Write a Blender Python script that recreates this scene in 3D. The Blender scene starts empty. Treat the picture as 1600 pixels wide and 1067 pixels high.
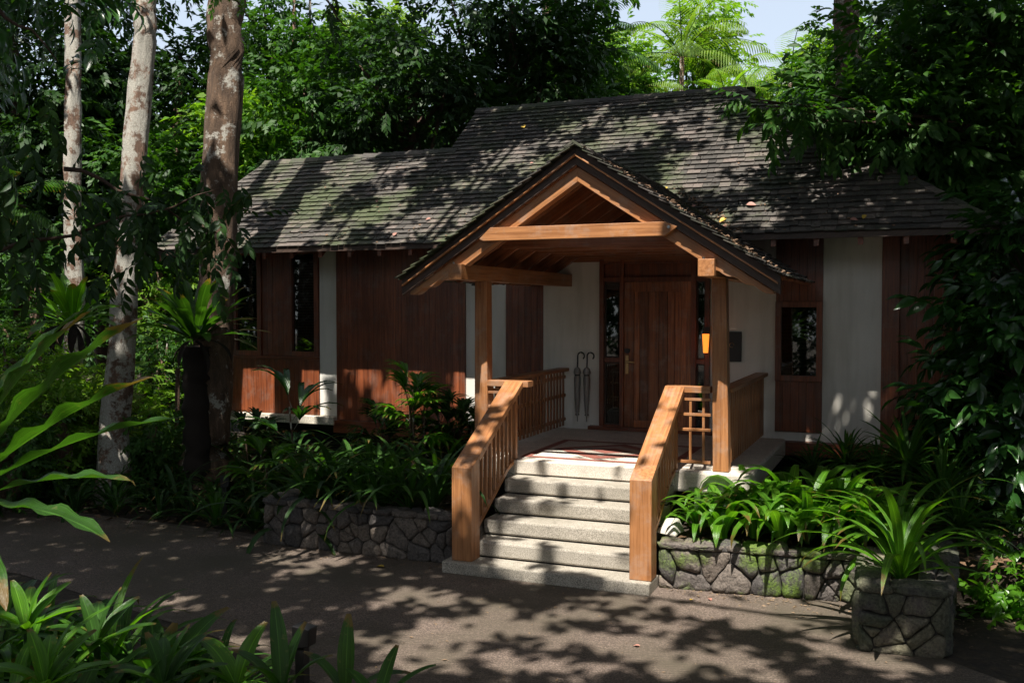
import bpy, math, random
import numpy as np
from mathutils import Vector, Matrix
R = math.radians
rng = np.random.default_rng(7)
random.seed(7)
sc = bpy.context.scene
COL = sc.collection

# ------------------------------------------------------------------ camera
F, YAW, PIT, H = 1515.0, R(22.4), R(-1.95), 2.65
cam_d = bpy.data.cameras.new('camera'); cam = bpy.data.objects.new('camera', cam_d); COL.objects.link(cam)
cam_d.sensor_width = 36; cam_d.lens = F/1600*36; cam_d.clip_end = 600; cam_d.clip_start = 0.05
cam.location = (0, 0, H); cam.rotation_euler = (math.pi/2+PIT, 0, YAW)
sc.camera = cam
# ------------------------------------------------------------------ world and sun
SAZ, SEL = R(8), R(62)
S = Vector((math.sin(SAZ)*math.cos(SEL), -math.cos(SAZ)*math.cos(SEL), math.sin(SEL)))
w = bpy.data.worlds.new("World"); sc.world = w; w.use_nodes = True
nt = w.node_tree; bg = nt.nodes['Background']
sky = nt.nodes.new('ShaderNodeTexSky'); sky.sky_type = 'NISHITA'; sky.sun_disc = False
sky.sun_elevation = SEL; sky.sun_rotation = math.pi-SAZ; sky.air_density = 1.0; sky.dust_density = 2.5
hz_ = nt.nodes.new('ShaderNodeMix'); hz_.data_type = 'RGBA'; hz_.inputs[0].default_value = .45; hz_.inputs[7].default_value = (7.5, 8.2, 9.0, 1)   # thin high haze whitening the sky
nt.links.new(sky.outputs[0], hz_.inputs[6]); nt.links.new(hz_.outputs[2], bg.inputs[0]); bg.inputs[1].default_value = 0.075
sun_d = bpy.data.lights.new('sun', 'SUN'); sun_d.energy = 5.0; sun_d.angle = R(0.5); sun_d.color = (1, .945, .865)
sun = bpy.data.objects.new('sun', sun_d); COL.objects.link(sun); sun.rotation_euler = S.to_track_quat('Z', 'Y').to_euler()
sc.view_settings.view_transform = 'Standard'; sc.view_settings.look = 'None'; sc.view_settings.gamma = 1
sc.view_settings.exposure = 1.05
sc.cycles.max_bounces = 8; sc.cycles.diffuse_bounces = 4; sc.cycles.transmission_bounces = 6; sc.cycles.transparent_max_bounces = 12
sc.cycles.sample_clamp_indirect = 6

cy, sy, cp, sp = math.cos(YAW), math.sin(YAW), math.cos(PIT), math.sin(PIT)
FW = Vector((-sy*cp, cy*cp, sp)); RT = Vector((cy, sy, 0)); UP = Vector((sy*sp, -cy*sp, cp))
def ray(u, v): return FW + RT*((u-800)/F) + UP*((533.5-v)/F)
def P(u, v, x=None, y=None, z=None, d=None):
    """world point seen at pixel (u,v) of the 1600x1067 photo on a plane x=, y=, z= or at depth d"""
    r = ray(u, v)
    t = x/r.x if x is not None else y/r.y if y is not None else (z-H)/r.z if z is not None else d
    return Vector((0, 0, H)) + r*t

# ------------------------------------------------------------------ materials
def newmat(name):
    m = bpy.data.materials.new(name); m.use_nodes = True
    n = m.node_tree; b = n.nodes['Principled BSDF']
    return m, n, b
def N(n, t, **k):
    x = n.nodes.new('ShaderNode'+t)
    for a, v in k.items():
        if a in x.inputs.keys(): x.inputs[a].default_value = v
        else: setattr(x, a, v)
    return x
def L(n, a, b): n.links.new(a, b)
def pos(n, scale=(1, 1, 1)):
    g = N(n, 'NewGeometry'); mp = N(n, 'Mapping'); mp.inputs['Scale'].default_value = scale
    L(n, g.outputs['Position'], mp.inputs['Vector']); return mp.outputs[0]
def noise(n, vec, scale, detail=4, rough=.55):
    t = N(n, 'TexNoise'); t.inputs['Scale'].default_value = scale; t.inputs['Detail'].default_value = detail
    t.inputs['Roughness'].default_value = rough; L(n, vec, t.inputs['Vector']); return t.outputs['Fac']
def ramp(n, fac, stops):
    r = N(n, 'ValToRGB'); e = r.color_ramp.elements
    while len(e) < len(stops): e.new(.5)
    for i, (p, c) in enumerate(stops):
        e[i].position = p; e[i].color = (*c, 1) if len(c) == 3 else c
    L(n, fac, r.inputs[0]); return r.outputs[0]
def mix(n, fac, a, b, mode='MIX'):
    x = N(n, 'Mix', data_type='RGBA', blend_type=mode)
    for s, i in ((fac, 0), (a, 6), (b, 7)):
        if hasattr(s, 'is_linked'): L(n, s, x.inputs[i])
        else: x.inputs[i].default_value = s if i == 0 or len(s) == 4 else (*s, 1)
    return x.outputs[2]
def math_(n, op, a, b=0.0):
    x = N(n, 'Math', operation=op)
    for s, i in ((a, 0), (b, 1)):
        if hasattr(s, 'is_linked'): L(n, s, x.inputs[i])
        else: x.inputs[i].default_value = s
    return x.outputs[0]
def bump(n, b, h, dist=.01, strength=.6):
    x = N(n, 'Bump'); x.inputs['Distance'].default_value = dist; x.inputs['Strength'].default_value = strength
    L(n, h, x.inputs['Height']); L(n, x.outputs[0], b.inputs['Normal'])
def wood(name, d, c1, c2, rough=.45, vary=.35, dark=None):
    """d = grain direction"""
    m, n, b = newmat(name); d = Vector(d).normalized()
    q = Vector((0, 0, 1)).rotation_difference(d).inverted() if abs(d.z) < .999 else Matrix.Identity(3).to_quaternion()
    g = N(n, 'NewGeometry'); mp = N(n, 'Mapping'); mp.inputs['Rotation'].default_value = q.to_euler()
    L(n, g.outputs['Position'], mp.inputs['Vector'])
    mp2 = N(n, 'Mapping'); mp2.inputs['Scale'].default_value = (1, 1, .045); L(n, mp.outputs[0], mp2.inputs['Vector'])
    rnd = g.outputs['Random Per Island']
    off = N(n, 'CombineXYZ'); L(n, math_(n, 'MULTIPLY', rnd, 37.), off.inputs[2]); L(n, math_(n, 'MULTIPLY', rnd, 11.), off.inputs[0])
    va = N(n, 'VectorMath', operation='ADD'); L(n, mp2.outputs[0], va.inputs[0]); L(n, off.outputs[0], va.inputs[1])
    f1 = noise(n, va.outputs[0], 38, 5, .65); f2 = noise(n, va.outputs[0], 7, 3)
    f3 = noise(n, mp.outputs[0], 1.3, 4)
    c = ramp(n, f1, [(.34, tuple(x*.8 for x in c2)), (.6, c1)])
    c = mix(n, math_(n, 'MULTIPLY', f2, .55), c, tuple(x*.55 for x in c2))
    v = math_(n, 'ADD', math_(n, 'MULTIPLY', rnd, vary), 1-vary*.6)
    cc = N(n, 'CombineXYZ'); [L(n, v, cc.inputs[i]) for i in range(3)]
    c = mix(n, 1., c, cc.outputs[0], 'MULTIPLY')
    c = mix(n, ramp(n, f3, [(.42, (0, 0, 0)), (.72, (.5, .5, .5))]), c, dark or tuple(x*.4 for x in c2))
    f4 = noise(n, mp.outputs[0], 4.5, 6, .7); c = mix(n, ramp(n, f4, [(.5, (0, 0, 0)), (.78, (.5, .5, .5))]), c, tuple((sum(c1)/3)*x for x in (1.15, 1., .85)))
    f5 = noise(n, va.outputs[0], 90, 2, .5); c = mix(n, ramp(n, f5, [(.24, (.8, .8, .8)), (.33, (0, 0, 0))]), c, tuple(x*.3 for x in c2))
    L(n, c, b.inputs['Base Color']); b.inputs['Roughness'].default_value = rough
    bump(n, b, f1, .002, .5); return m
T1, T2 = (.60, .27, .105), (.38, .15, .05)      # teak, weathered by sun
R1, R2 = (.34, .098, .036), (.155, .04, .017)      # red-brown stained panels
M = {}
for k, d in dict(x=(1, 0, 0), y=(0, 1, 0), z=(0, 0, 1), stair=(0, 1.35, .75), rl=(1, 0, .66), rr=(-1, 0, .66)).items():
    M['teak_'+k] = wood('teak_'+k, d, T1, T2)
    M['red_'+k] = wood('red_'+k, d, R1, R2, .4)
M['door'] = wood('door', (0, 0, 1), (.66, .23, .08), (.25, .07, .025), .35, 1.1)
for k, d in dict(y=(0, 1, 0), x=(1, 0, 0), rl=(1, 0, .66), rr=(-1, 0, .66)).items(): M['warm_'+k] = wood('warm_'+k, d, (.50, .19, .08), (.30, .10, .04), .45)
M['barge'] = wood('barge_board', (1, 0, .66), (.10, .06, .042), (.05, .03, .022), .6)
M['barge2'] = wood('barge_board2', (-1, 0, .66), (.10, .06, .042), (.05, .03, .022), .6)

def plaster():
    m, n, b = newmat('plaster'); v = pos(n)
    a = noise(n, v, 1.1, 5); c = noise(n, v, 60, 3)
    col = ramp(n, a, [(.3, (.66, .62, .54)), (.65, (.78, .75, .68))])
    s = noise(n, pos(n, (5, 5, .5)), 1.5, 4)
    col = mix(n, ramp(n, s, [(.48, (0, 0, 0)), (.8, (.45, .45, .45))]), col, (.38, .36, .28))
    L(n, col, b.inputs['Base Color']); b.inputs['Roughness'].default_value = .85; bump(n, b, c, .004, .5); return m
M['plaster'] = plaster()
def concrete(name, c1, c2, sc_=220, stain=(.2, .18, .14)):
    m, n, b = newmat(name); v = pos(n)
    sp_ = noise(n, v, sc_, 2, .7); l = noise(n, v, 2.2, 5)
    col = ramp(n, sp_, [(.36, c2), (.52, c1), (.68, tuple(min(1, x*1.35) for x in c1))])
    col = mix(n, ramp(n, l, [(.42, (0, 0, 0)), (.75, (.55, .55, .55))]), col, stain)
    l2 = noise(n, pos(n, (1, 1, 3)), 6, 6, .75); col = mix(n, ramp(n, l2, [(.52, (0, 0, 0)), (.7, (.5, .5, .5))]), col, tuple(x*.5 for x in stain))
    L(n, col, b.inputs['Base Color']); b.inputs['Roughness'].default_value = .8; bump(n, b, sp_, .004, .6); return m
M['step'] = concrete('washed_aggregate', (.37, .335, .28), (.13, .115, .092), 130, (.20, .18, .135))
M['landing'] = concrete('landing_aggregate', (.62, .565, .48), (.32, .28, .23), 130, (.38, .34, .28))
M['sill'] = concrete('sill_stone', (.6, .55, .45), (.45, .40, .33), 40)
def drive():
    m, n, b = newmat('drive_aggregate'); v = pos(n)
    sp_ = noise(n, v, 90, 3, .75); l = noise(n, v, .8, 5)
    wv = N(n, 'TexWave'); wv.inputs['Scale'].default_value = 9; wv.inputs['Distortion'].default_value = 5; wv.inputs['Detail'].default_value = 3; wv.inputs['Detail Scale'].default_value = 2
    mp = N(n, 'Mapping'); mp.inputs['Rotation'].default_value = (0, 0, 1.1); L(n, v, mp.inputs['Vector']); L(n, mp.outputs[0], wv.inputs['Vector'])
    col = ramp(n, sp_, [(.33, (.036, .025, .019)), (.5, (.115, .083, .064)), (.7, (.36, .275, .22))])
    col = mix(n, ramp(n, l, [(.4, (0, 0, 0)), (.65, (.9, .9, .9))]), col, (.075, .062, .038))
    col = mix(n, math_(n, 'MULTIPLY', wv.outputs['Fac'], .35), col, (.085, .066, .055))
    # greenish moss where the drive meets the planter on the right
    L(n, col, b.inputs['Base Color']); b.inputs['Roughness'].default_value = .85
    h = math_(n, 'ADD', sp_, math_(n, 'MULTIPLY', wv.outputs['Fac'], .5)); bump(n, b, h, .012, .8); return m
M['drive'] = drive()
def soil():
    m, n, b = newmat('soil'); v = pos(n); a = noise(n, v, 9, 6, .7)
    col = ramp(n, a, [(.3, (.012, .009, .006)), (.55, (.04, .028, .016)), (.75, (.09, .06, .03))])
    L(n, col, b.inputs['Base Color']); b.inputs['Roughness'].default_value = .95; bump(n, b, a, .05, .8); return m
M['soil'] = soil()
def stone():
    m, n, b = newmat('mossy_rock'); v = pos(n); g = N(n, 'NewGeometry')
    a = noise(n, v, 7, 7, .65); f = noise(n, v, 45, 5, .7)
    base = ramp(n, g.outputs['Random Per Island'], [(0, (.055, .05, .048)), (.5, (.10, .085, .075)), (1, (.15, .12, .095))])
    col = mix(n, 1., base, ramp(n, f, [(.3, (.35, .35, .35)), (.62, (1.5, 1.5, 1.5))]), 'MULTIPLY')
    ms = noise(n, v, 2.6, 4); sx = N(n, 'SeparateXYZ'); L(n, g.outputs['Position'], sx.inputs[0])
    side = ramp(n, math_(n, 'MULTIPLY', math_(n, 'ADD', sx.outputs[0], 3.0), .8), [(0, (0, 0, 0)), (1, (1, 1, 1))])
    side = math_(n, 'MULTIPLY', side, math_(n, 'SUBTRACT', 1.0, ramp(n, math_(n, 'ADD', sx.outputs[0], .9), [(0, (0, 0, 0)), (.6, (.8, .8, .8))])))
    mf = math_(n, 'MULTIPLY', ramp(n, math_(n, 'ADD', math_(n, 'MULTIPLY', ms, .75), math_(n, 'MULTIPLY', f, .25)), [(.45, (0, 0, 0)), (.55, (.85, .85, .85))]), side)
    mc = ramp(n, f, [(.3, (.04, .08, .008)), (.7, (.15, .24, .02))])
    col = mix(n, mf, col, mc)
    L(n, col, b.inputs['Base Color']); b.inputs['Roughness'].default_value = .85
    bump(n, b, math_(n, 'ADD', a, math_(n, 'MULTIPLY', f, .5)), .03, .9); return m
M['rock'] = stone()
def shingle():
    m, n, b = newmat('shingle'); v = pos(n); g = N(n, 'NewGeometry'); f = noise(n, v, 30, 5, .7)
    base = ramp(n, g.outputs['Random Per Island'], [(0, (.035, .031, .027)), (.35, (.062, .055, .048)), (.7, (.095, .083, .072)), (1, (.14, .112, .097))])
    col = mix(n, 1., base, ramp(n, f, [(.3, (.55, .55, .55)), (.7, (1.3, 1.3, 1.3))]), 'MULTIPLY')
    ms = noise(n, v, 1.1, 3); m2 = noise(n, v, 14, 4, .7)
    mf = ramp(n, math_(n, 'ADD', math_(n, 'MULTIPLY', ms, .7), math_(n, 'MULTIPLY', m2, .3)), [(.47, (0, 0, 0)), (.62, (.85, .85, .85))])
    col = mix(n, mf, col, (.045, .062, .02))
    L(n, col, b.inputs['Base Color']); b.inputs['Roughness'].default_value = .8; bump(n, b, f, .008, .7); return m
M['shingle'] = shingle()
def bark(name, lich, warm=(.13, .07, .04)):
    m, n, b = newmat(name); tc = N(n, 'TexCoord'); v = tc.outputs['Object']
    mp = N(n, 'Mapping'); mp.inputs['Scale'].default_value = (1, 1, .35); L(n, v, mp.inputs['Vector'])
    a = noise(n, mp.outputs[0], 9, 6, .7); l = noise(n, v, 4.2, 8, .72); f = noise(n, v, 60, 3, .7)
    col = ramp(n, a, [(.3, tuple(x*.4 for x in warm)), (.5, warm), (.7, tuple(min(1, x*1.9) for x in warm))])
    col = mix(n, ramp(n, l, [(lich, (0, 0, 0)), (lich+.06, (.9, .9, .9))]), col, ramp(n, f, [(.3, (.25, .24, .2)), (.7, (.55, .53, .47))]))
    L(n, col, b.inputs['Base Color']); b.inputs['Roughness'].default_value = .9
    bump(n, b, math_(n, 'ADD', a, math_(n, 'MULTIPLY', f, .4)), .04, .9); return m
M['bark_pale'] = bark('bark_pale', .44, (.15, .09, .06)); M['bark'] = bark('bark', .55, (.10, .062, .038)); M['bark_dark'] = bark('bark_dark', .7, (.06, .035, .022))
def leaf(name, c1, c2, trans=.35, rough=.38, tc=None, spec=.5):
    m, n, b = newmat(name); g = N(n, 'NewGeometry'); f = noise(n, pos(n), 2.5, 3)
    col = mix(n, g.outputs['Random Per Island'], c1, c2)
    col = mix(n, math_(n, 'MULTIPLY', f, .5), col, tuple(x*.5 for x in c1))
    f2 = noise(n, pos(n), 19, 5, .7); col = mix(n, ramp(n, f2, [(.60, (0, 0, 0)), (.72, (.55, .55, .55))]), col, tuple((a_+.05) * 1.2 for a_ in (c2[1]*.8, c2[1]*.75, .005)))
    # blades with a leaf coordinate (across, along, id) get ribs, a pale midrib, paler base and browned tips
    at_ = N(n, 'Attribute', attribute_name='lf'); sx = N(n, 'SeparateXYZ'); L(n, at_.outputs['Vector'], sx.inputs[0]); ac, al, idn = sx.outputs
    has = math_(n, 'GREATER_THAN', idn, .1)
    cv = N(n, 'CombineXYZ'); L(n, math_(n, 'MULTIPLY', ac, 9.), cv.inputs[0]); L(n, math_(n, 'MULTIPLY', al, 1.3), cv.inputs[1]); L(n, math_(n, 'MULTIPLY', idn, 50.), cv.inputs[2])
    rib = noise(n, cv.outputs[0], 1.6, 3, .6); col = mix(n, math_(n, 'MULTIPLY', has, .75), col, mix(n, 1., col, ramp(n, rib, [(.3, (.5, .5, .5)), (.7, (1.5, 1.5, 1.5))]), 'MULTIPLY'))
    mid = math_(n, 'MULTIPLY', math_(n, 'SUBTRACT', 1., math_(n, 'MINIMUM', 1., math_(n, 'MULTIPLY', math_(n, 'ABSOLUTE', ac), 9.))), math_(n, 'MULTIPLY', has, .5))
    col = mix(n, mid, col, tuple(min(1, x*2.2+.02) for x in c2))
    tip = math_(n, 'MULTIPLY', has, ramp(n, math_(n, 'ADD', al, math_(n, 'MULTIPLY', math_(n, 'SUBTRACT', math_(n, 'MULTIPLY', f2, idn), .25), .5)), [(.93, (0, 0, 0)), (1., (.9, .9, .9))])); col = mix(n, tip, col, (.16, .10, .03))
    L(n, col, b.inputs['Base Color']); b.inputs['Roughness'].default_value = rough; b.inputs['Specular IOR Level'].default_value = spec; bump(n, b, math_(n, 'ADD', f2, math_(n, 'MULTIPLY', rib, has)), .005, .5)
    t = N(n, 'BsdfTranslucent'); hs = mix(n, 1., col, tc or (1.8, 1.9, .55), 'MULTIPLY'); L(n, hs, t.inputs[0])
    ms = N(n, 'MixShader'); ms.inputs[0].default_value = trans; L(n, b.outputs[0], ms.inputs[1]); L(n, t.outputs[0], ms.inputs[2])
    L(n, ms.outputs[0], n.nodes['Material Output'].inputs['Surface']); return m
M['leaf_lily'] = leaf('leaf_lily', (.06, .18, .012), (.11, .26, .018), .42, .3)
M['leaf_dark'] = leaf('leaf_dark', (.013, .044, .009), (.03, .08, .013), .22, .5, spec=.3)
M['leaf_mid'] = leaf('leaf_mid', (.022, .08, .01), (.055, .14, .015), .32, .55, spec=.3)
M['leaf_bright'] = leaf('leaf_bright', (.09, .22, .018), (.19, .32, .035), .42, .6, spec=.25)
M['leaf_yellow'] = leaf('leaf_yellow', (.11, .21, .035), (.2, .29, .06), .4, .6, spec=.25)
M['leaf_canopy'] = leaf('leaf_canopy', (.02, .055, .012), (.035, .08, .016), .10, .5, spec=.3)
M['leaf_gloss'] = leaf('leaf_gloss', (.02, .07, .015), (.04, .12, .02), .25, .25)
M['leaf_olive'] = leaf('leaf_olive', (.06, .08, .02), (.11, .13, .04), .3, .45)
M['leaf_big'] = leaf('leaf_big', (.03, .09, .012), (.04, .11, .014), .35, .33)
def plain(name, c, rough=.5, metal=0., emit=0, nz=0):
    m, n, b = newmat(name); b.inputs['Base Color'].default_value = (*c, 1); b.inputs['Roughness'].default_value = rough; b.inputs['Metallic'].default_value = metal
    f = noise(n, pos(n), 35, 4); L(n, mix(n, math_(n, 'MULTIPLY', f, .6), c, tuple(x*.6 for x in c)), b.inputs['Base Color'])
    if emit:
        b.inputs['Emission Color'].default_value = (*c, 1); b.inputs['Emission Strength'].default_value = emit
    return m
M['black'] = plain('black_metal', (.012, .011, .011), .45)
M['brass'] = plain('brass', (.7, .5, .25), .28, 1.)
M['steel'] = plain('steel', (.5, .5, .5), .3, 1.)
M['umb'] = plain('umbrella_cloth', (.36, .34, .31), .3)
M['glow'] = plain('amber_glass', (1., .27, .03), .4, 0, .75)
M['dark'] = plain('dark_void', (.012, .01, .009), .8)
M['blind'] = plain('blind_slat', (.10, .07, .05), .5)
M['mortar'] = plain('mortar', (.045, .04, .034), .9)
M['fibre'] = plain('root_fibre', (.02, .013, .009), .95)
M['terracotta'] = plain('terracotta', (.27, .095, .07), .7)
M['mat_pale'] = plain('pale_tile', (.36, .30, .25), .7)
M['fallen'] = plain('fallen_leaf', (.36, .17, .13), .6)
M['fallen_y'] = plain('fallen_leaf_yellow', (.55, .36, .05), .6)
M['white_stone'] = plain('white_stone', (.6, .56, .48), .8)
def glass():
    m, n, b = newmat('window_glass'); b.inputs['Base Color'].default_value = (.02, .02, .02, 1); b.inputs['Roughness'].default_value = .03
    gl = N(n, 'BsdfGlossy'); gl.inputs['Roughness'].default_value = .02; tr = N(n, 'BsdfTransparent'); tr.inputs[0].default_value = (.55, .6, .57, 1)
    fr = N(n, 'Fresnel'); fr.inputs['IOR'].default_value = 1.6
    ms = N(n, 'MixShader'); L(n, math_(n, 'ADD', fr.outputs[0], .06), ms.inputs[0]); L(n, tr.outputs[0], ms.inputs[1]); L(n, gl.outputs[0], ms.inputs[2])
    L(n, ms.outputs[0], n.nodes['Material Output'].inputs['Surface']); return m
M['glass'] = glass()

# ------------------------------------------------------------------ mesh helpers
class MB:
    def __init__(s): s.v = []; s.f = []; s.c = []
    def add(s, vs, fs):
        o = len(s.v); s.v += [tuple(v) for v in vs]; s.c += [(0, 0, 0)]*len(vs); s.f += [tuple(i+o for i in f) for f in fs]; return s
    def box(s, x0, x1, y0, y1, z0, z1):
        return s.add([(x, y, z) for z in (z0, z1) for x, y in ((x0, y0), (x1, y0), (x1, y1), (x0, y1))],
                     [(3, 2, 1, 0), (4, 5, 6, 7), (0, 1, 5, 4), (1, 2, 6, 5), (2, 3, 7, 6), (3, 0, 4, 7)])
    def hexa(s, b, t):
        return s.add(list(b)+list(t), [(3, 2, 1, 0), (4, 5, 6, 7), (0, 1, 5, 4), (1, 2, 6, 5), (2, 3, 7, 6), (3, 0, 4, 7)])
    def prism(s, poly, axis, a, b):
        """poly in the two other axes (order x,y,z without axis)"""
        def mk(p, c):
            q = list(p); q.insert({'x': 0, 'y': 1, 'z': 2}[axis], c); return tuple(q)
        n = len(poly)
        return s.add([mk(p, a) for p in poly]+[mk(p, b) for p in poly],
                     [tuple(range(n)), tuple(range(2*n-1, n-1, -1))]+[(i, i+n, (i+1) % n+n, (i+1) % n) for i in range(n)])
    def bar(s, p, q, wd, ht, up=(0, 0, 1)):
        p, q = Vector(p), Vector(q); d = (q-p).normalized(); sd = d.cross(Vector(up)).normalized(); u = sd.cross(d)
        c = [(-1, -1), (1, -1), (1, 1), (-1, 1)]
        return s.hexa([p+sd*a*wd/2+u*b*ht/2 for a, b in c], [q+sd*a*wd/2+u*b*ht/2 for a, b in c])
    def tube(s, pts, rad, n=8, cap=True):
        pts = [Vector(p) for p in pts]; vs = []; fs = []
        if not hasattr(rad, '__len__'): rad = [rad]*len(pts)
        ref = Vector((0.13, .31, .94))
        for i, p in enumerate(pts):
            d = (pts[min(i+1, len(pts)-1)]-pts[max(i-1, 0)]).normalized()
            a = d.cross(ref if abs(d.dot(ref)) < .95 else Vector((1, 0, 0))).normalized(); b = d.cross(a)
            for k in range(n):
                t = 2*math.pi*k/n; vs.append(p+(a*math.cos(t)+b*math.sin(t))*rad[i])
        for i in range(len(pts)-1):
            for k in range(n):
                fs.append((i*n+k, i*n+(k+1) % n, (i+1)*n+(k+1) % n, (i+1)*n+k))
        if cap: fs += [tuple(range(n-1, -1, -1)), tuple((len(pts)-1)*n+k for k in range(n))]
        return s.add(vs, fs)
    def build(s, name, mat, parent=None, smooth=False, bev=0, label=None, origin=None):
        me = bpy.data.meshes.new(name)
        off = Vector(origin) if origin is not None else (parent_world(parent) if parent else Vector((0, 0, 0)))
        me.from_pydata([(v[0]-off.x, v[1]-off.y, v[2]-off.z) for v in s.v], [], s.f)
        if smooth: me.polygons.foreach_set('use_smooth', [True]*len(me.polygons))
        me.materials.append(M[mat] if isinstance(mat, str) else mat); me.update()
        if any(c[2] for c in s.c):
            at_ = me.attributes.new('lf', 'FLOAT_VECTOR', 'POINT'); at_.data.foreach_set('vector', np.array(s.c, dtype=np.float32).ravel())
        o = bpy.data.objects.new(name, me); COL.objects.link(o)
        if parent: o.parent = parent
        else: o.location = off
        if bev:
            b = o.modifiers.new('bevel', 'BEVEL'); b.width = bev; b.segments = 2; b.limit_method = 'ANGLE'; b.angle_limit = R(40)
        if label: o['label'] = label
        return o
def parent_world(p):
    v = Vector((0, 0, 0))
    while p: v += p.location; p = p.parent
    return v
def thing(name, label, cat, loc=(0, 0, 0), group=None, rz=0):
    o = bpy.data.objects.new(name, None); COL.objects.link(o); o.empty_display_size = .2
    o.location = loc; o.rotation_euler = (0, 0, rz); tag(o, label, cat, group); return o
def tag(o, label, cat, group=None):
    o['label'] = label; o['category'] = cat
    if group: o['group'] = group
    return o
def struct(o): o['kind'] = 'structure'; return o
def npmesh(name, V, Fq, mat, parent=None, smooth=False):
    """V (n,3) array, Fq (m,k) index array, all faces with k corners"""
    me = bpy.data.meshes.new(name); V = np.asarray(V, dtype=np.float32); Fq = np.asarray(Fq, dtype=np.int32)
    me.vertices.add(len(V)); me.vertices.foreach_set('co', V.ravel())
    k = Fq.shape[1]; me.loops.add(Fq.size); me.loops.foreach_set('vertex_index', Fq.ravel())
    me.polygons.add(len(Fq)); me.polygons.foreach_set('loop_start', np.arange(0, Fq.size, k, dtype=np.int32))
    if smooth: me.polygons.foreach_set('use_smooth', np.ones(len(Fq), bool))
    me.update(calc_edges=True); me.materials.append(M[mat] if isinstance(mat, str) else mat)
    o = bpy.data.objects.new(name, me); COL.objects.link(o)
    if parent: o.parent = parent
    return o
# leaf templates: x along the leaf, y across, z up. quads only
def tmpl_diamond(w=.42): return np.array([(0, 0, 0), (.45, -w/2, .06), (1, 0, -.08), (.45, w/2, .06)]), np.array([(0, 1, 2, 3)])
def tmpl_leaf(w=.4, droop=.25, seg=4):
    V = []; Q = []
    for i in range(seg+1):
        t = i/seg; x = t; z = -droop*t*t; hw = w/2*(math.sin(math.pi*min(1, t*.93+.03)**.8))
        if i == seg: hw = .002
        V += [(x, -hw, z+hw*.35), (x, 0, z), (x, hw, z+hw*.35)]
        if i: a = 3*(i-1); Q += [(a, a+3, a+4, a+1), (a+1, a+4, a+5, a+2)]
    return np.array(V), np.array(Q)
def euler_mats(az, el, roll):
    ca, sa, ce, se = np.cos(az), np.sin(az), np.cos(el), np.sin(el)
    X = np.stack([ca*ce, sa*ce, se], -1); Yv = np.stack([-sa, ca, 0*az], -1); Z = np.cross(X, Yv)
    cr, sr = np.cos(roll)[:, None], np.sin(roll)[:, None]
    return np.stack([X, Yv*cr+Z*sr, Z*cr-Yv*sr], 1)          # rows: axes
def scatter(T, p, az, el, roll, size):
    V, Q = T; A = euler_mats(az, el, roll)
    W = np.einsum('vk,nkj->nvj', V, A)*np.asarray(size)[:, None, None]+p[:, None, :]
    n = len(p); return W.reshape(-1, 3), (Q[None]+(np.arange(n)*len(V))[:, None, None]).reshape(-1, Q.shape[1])
def spray(n=8, length=.5, ls=.2, w=.38, T=None, spread=.9, seed=0):
    """a twig carrying leaves: returns a template (V, quads)"""
    r = np.random.default_rng(seed); T = T or tmpl_leaf(w)
    t = np.linspace(.15, 1, n); p = np.stack([t*length, 0*t, -.15*length*t*t], -1)
    az = np.where(np.arange(n) % 2 == 0, spread, -spread)*(1-.55*t)+r.normal(0, .15, n); az[-1] = 0
    V, Q = scatter(T, p, az, r.normal(-.3, .2, n), r.normal(0, .35, n), ls*r.uniform(.75, 1.15, n))
    tw = np.array([(0, -.006, 0), (length, -.002, -.15*length), (length, .002, -.15*length), (0, .006, 0)])*1.
    return np.vstack([V, tw]), np.vstack([Q, np.array([[0, 1, 2, 3]])+len(V)])
def strap(mb, base, az, el, Ln, W, droop, seg=9, fold=.3, wave=0, prof='lily', ph=0):
    p = Vector(base); vs = []; fs = []
    sd = Vector((-math.sin(az), math.cos(az), 0)); h = Vector((math.cos(az), math.sin(az), 0))
    for i in range(seg+1):
        t = i/seg; e = el-droop*t**1.4
        d = h*math.cos(e)+Vector((0, 0, math.sin(e))); nrm = sd.cross(d)*-1
        if prof == 'lily': wd = W*(.45+.55*min(1, t*3))*(1-t**3.2)**.8
        elif prof == 'nest': wd = W*(.25+.75*math.sin(min(1, t*1.15+.05)*math.pi*.5))*(1-t**5)**.7
        else: wd = W*math.sin(math.pi*(t*.9+.05))**.7
        wd = max(wd, .002)/2
        wv = wave*math.sin(t*seg*1.3+ph)*wd
        vs += [p+sd*wd+nrm*(fold*wd+wv), p, p-sd*wd+nrm*(fold*wd-wv)]
        if i: a = 3*(i-1); fs += [(a, a+1, a+4, a+3), (a+1, a+2, a+5, a+4)]
        p = p+d*(Ln/seg)
    mb.add(vs, fs); k_ = random.uniform(.2, 1); mb.c[-len(vs):] = [((1, 0, -1)[i % 3], (i//3)/seg, k_) for i in range(len(vs))]
def copy_tree(o, parent=None):
    c = o.copy(); COL.objects.link(c); c.parent = parent
    for ch in o.children: copy_tree(ch, c)
    return c
def put(proto, used, loc, rz, s, label, cat, group=None):
    o = proto if not used else copy_tree(proto)
    o.location = loc; o.rotation_euler = (0, 0, rz); o.scale = (s, s, s) if not hasattr(s, '__len__') else s
    if 'group' in o: del o['group']
    tag(o, label, cat, group); return o

exec_order = []
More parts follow.
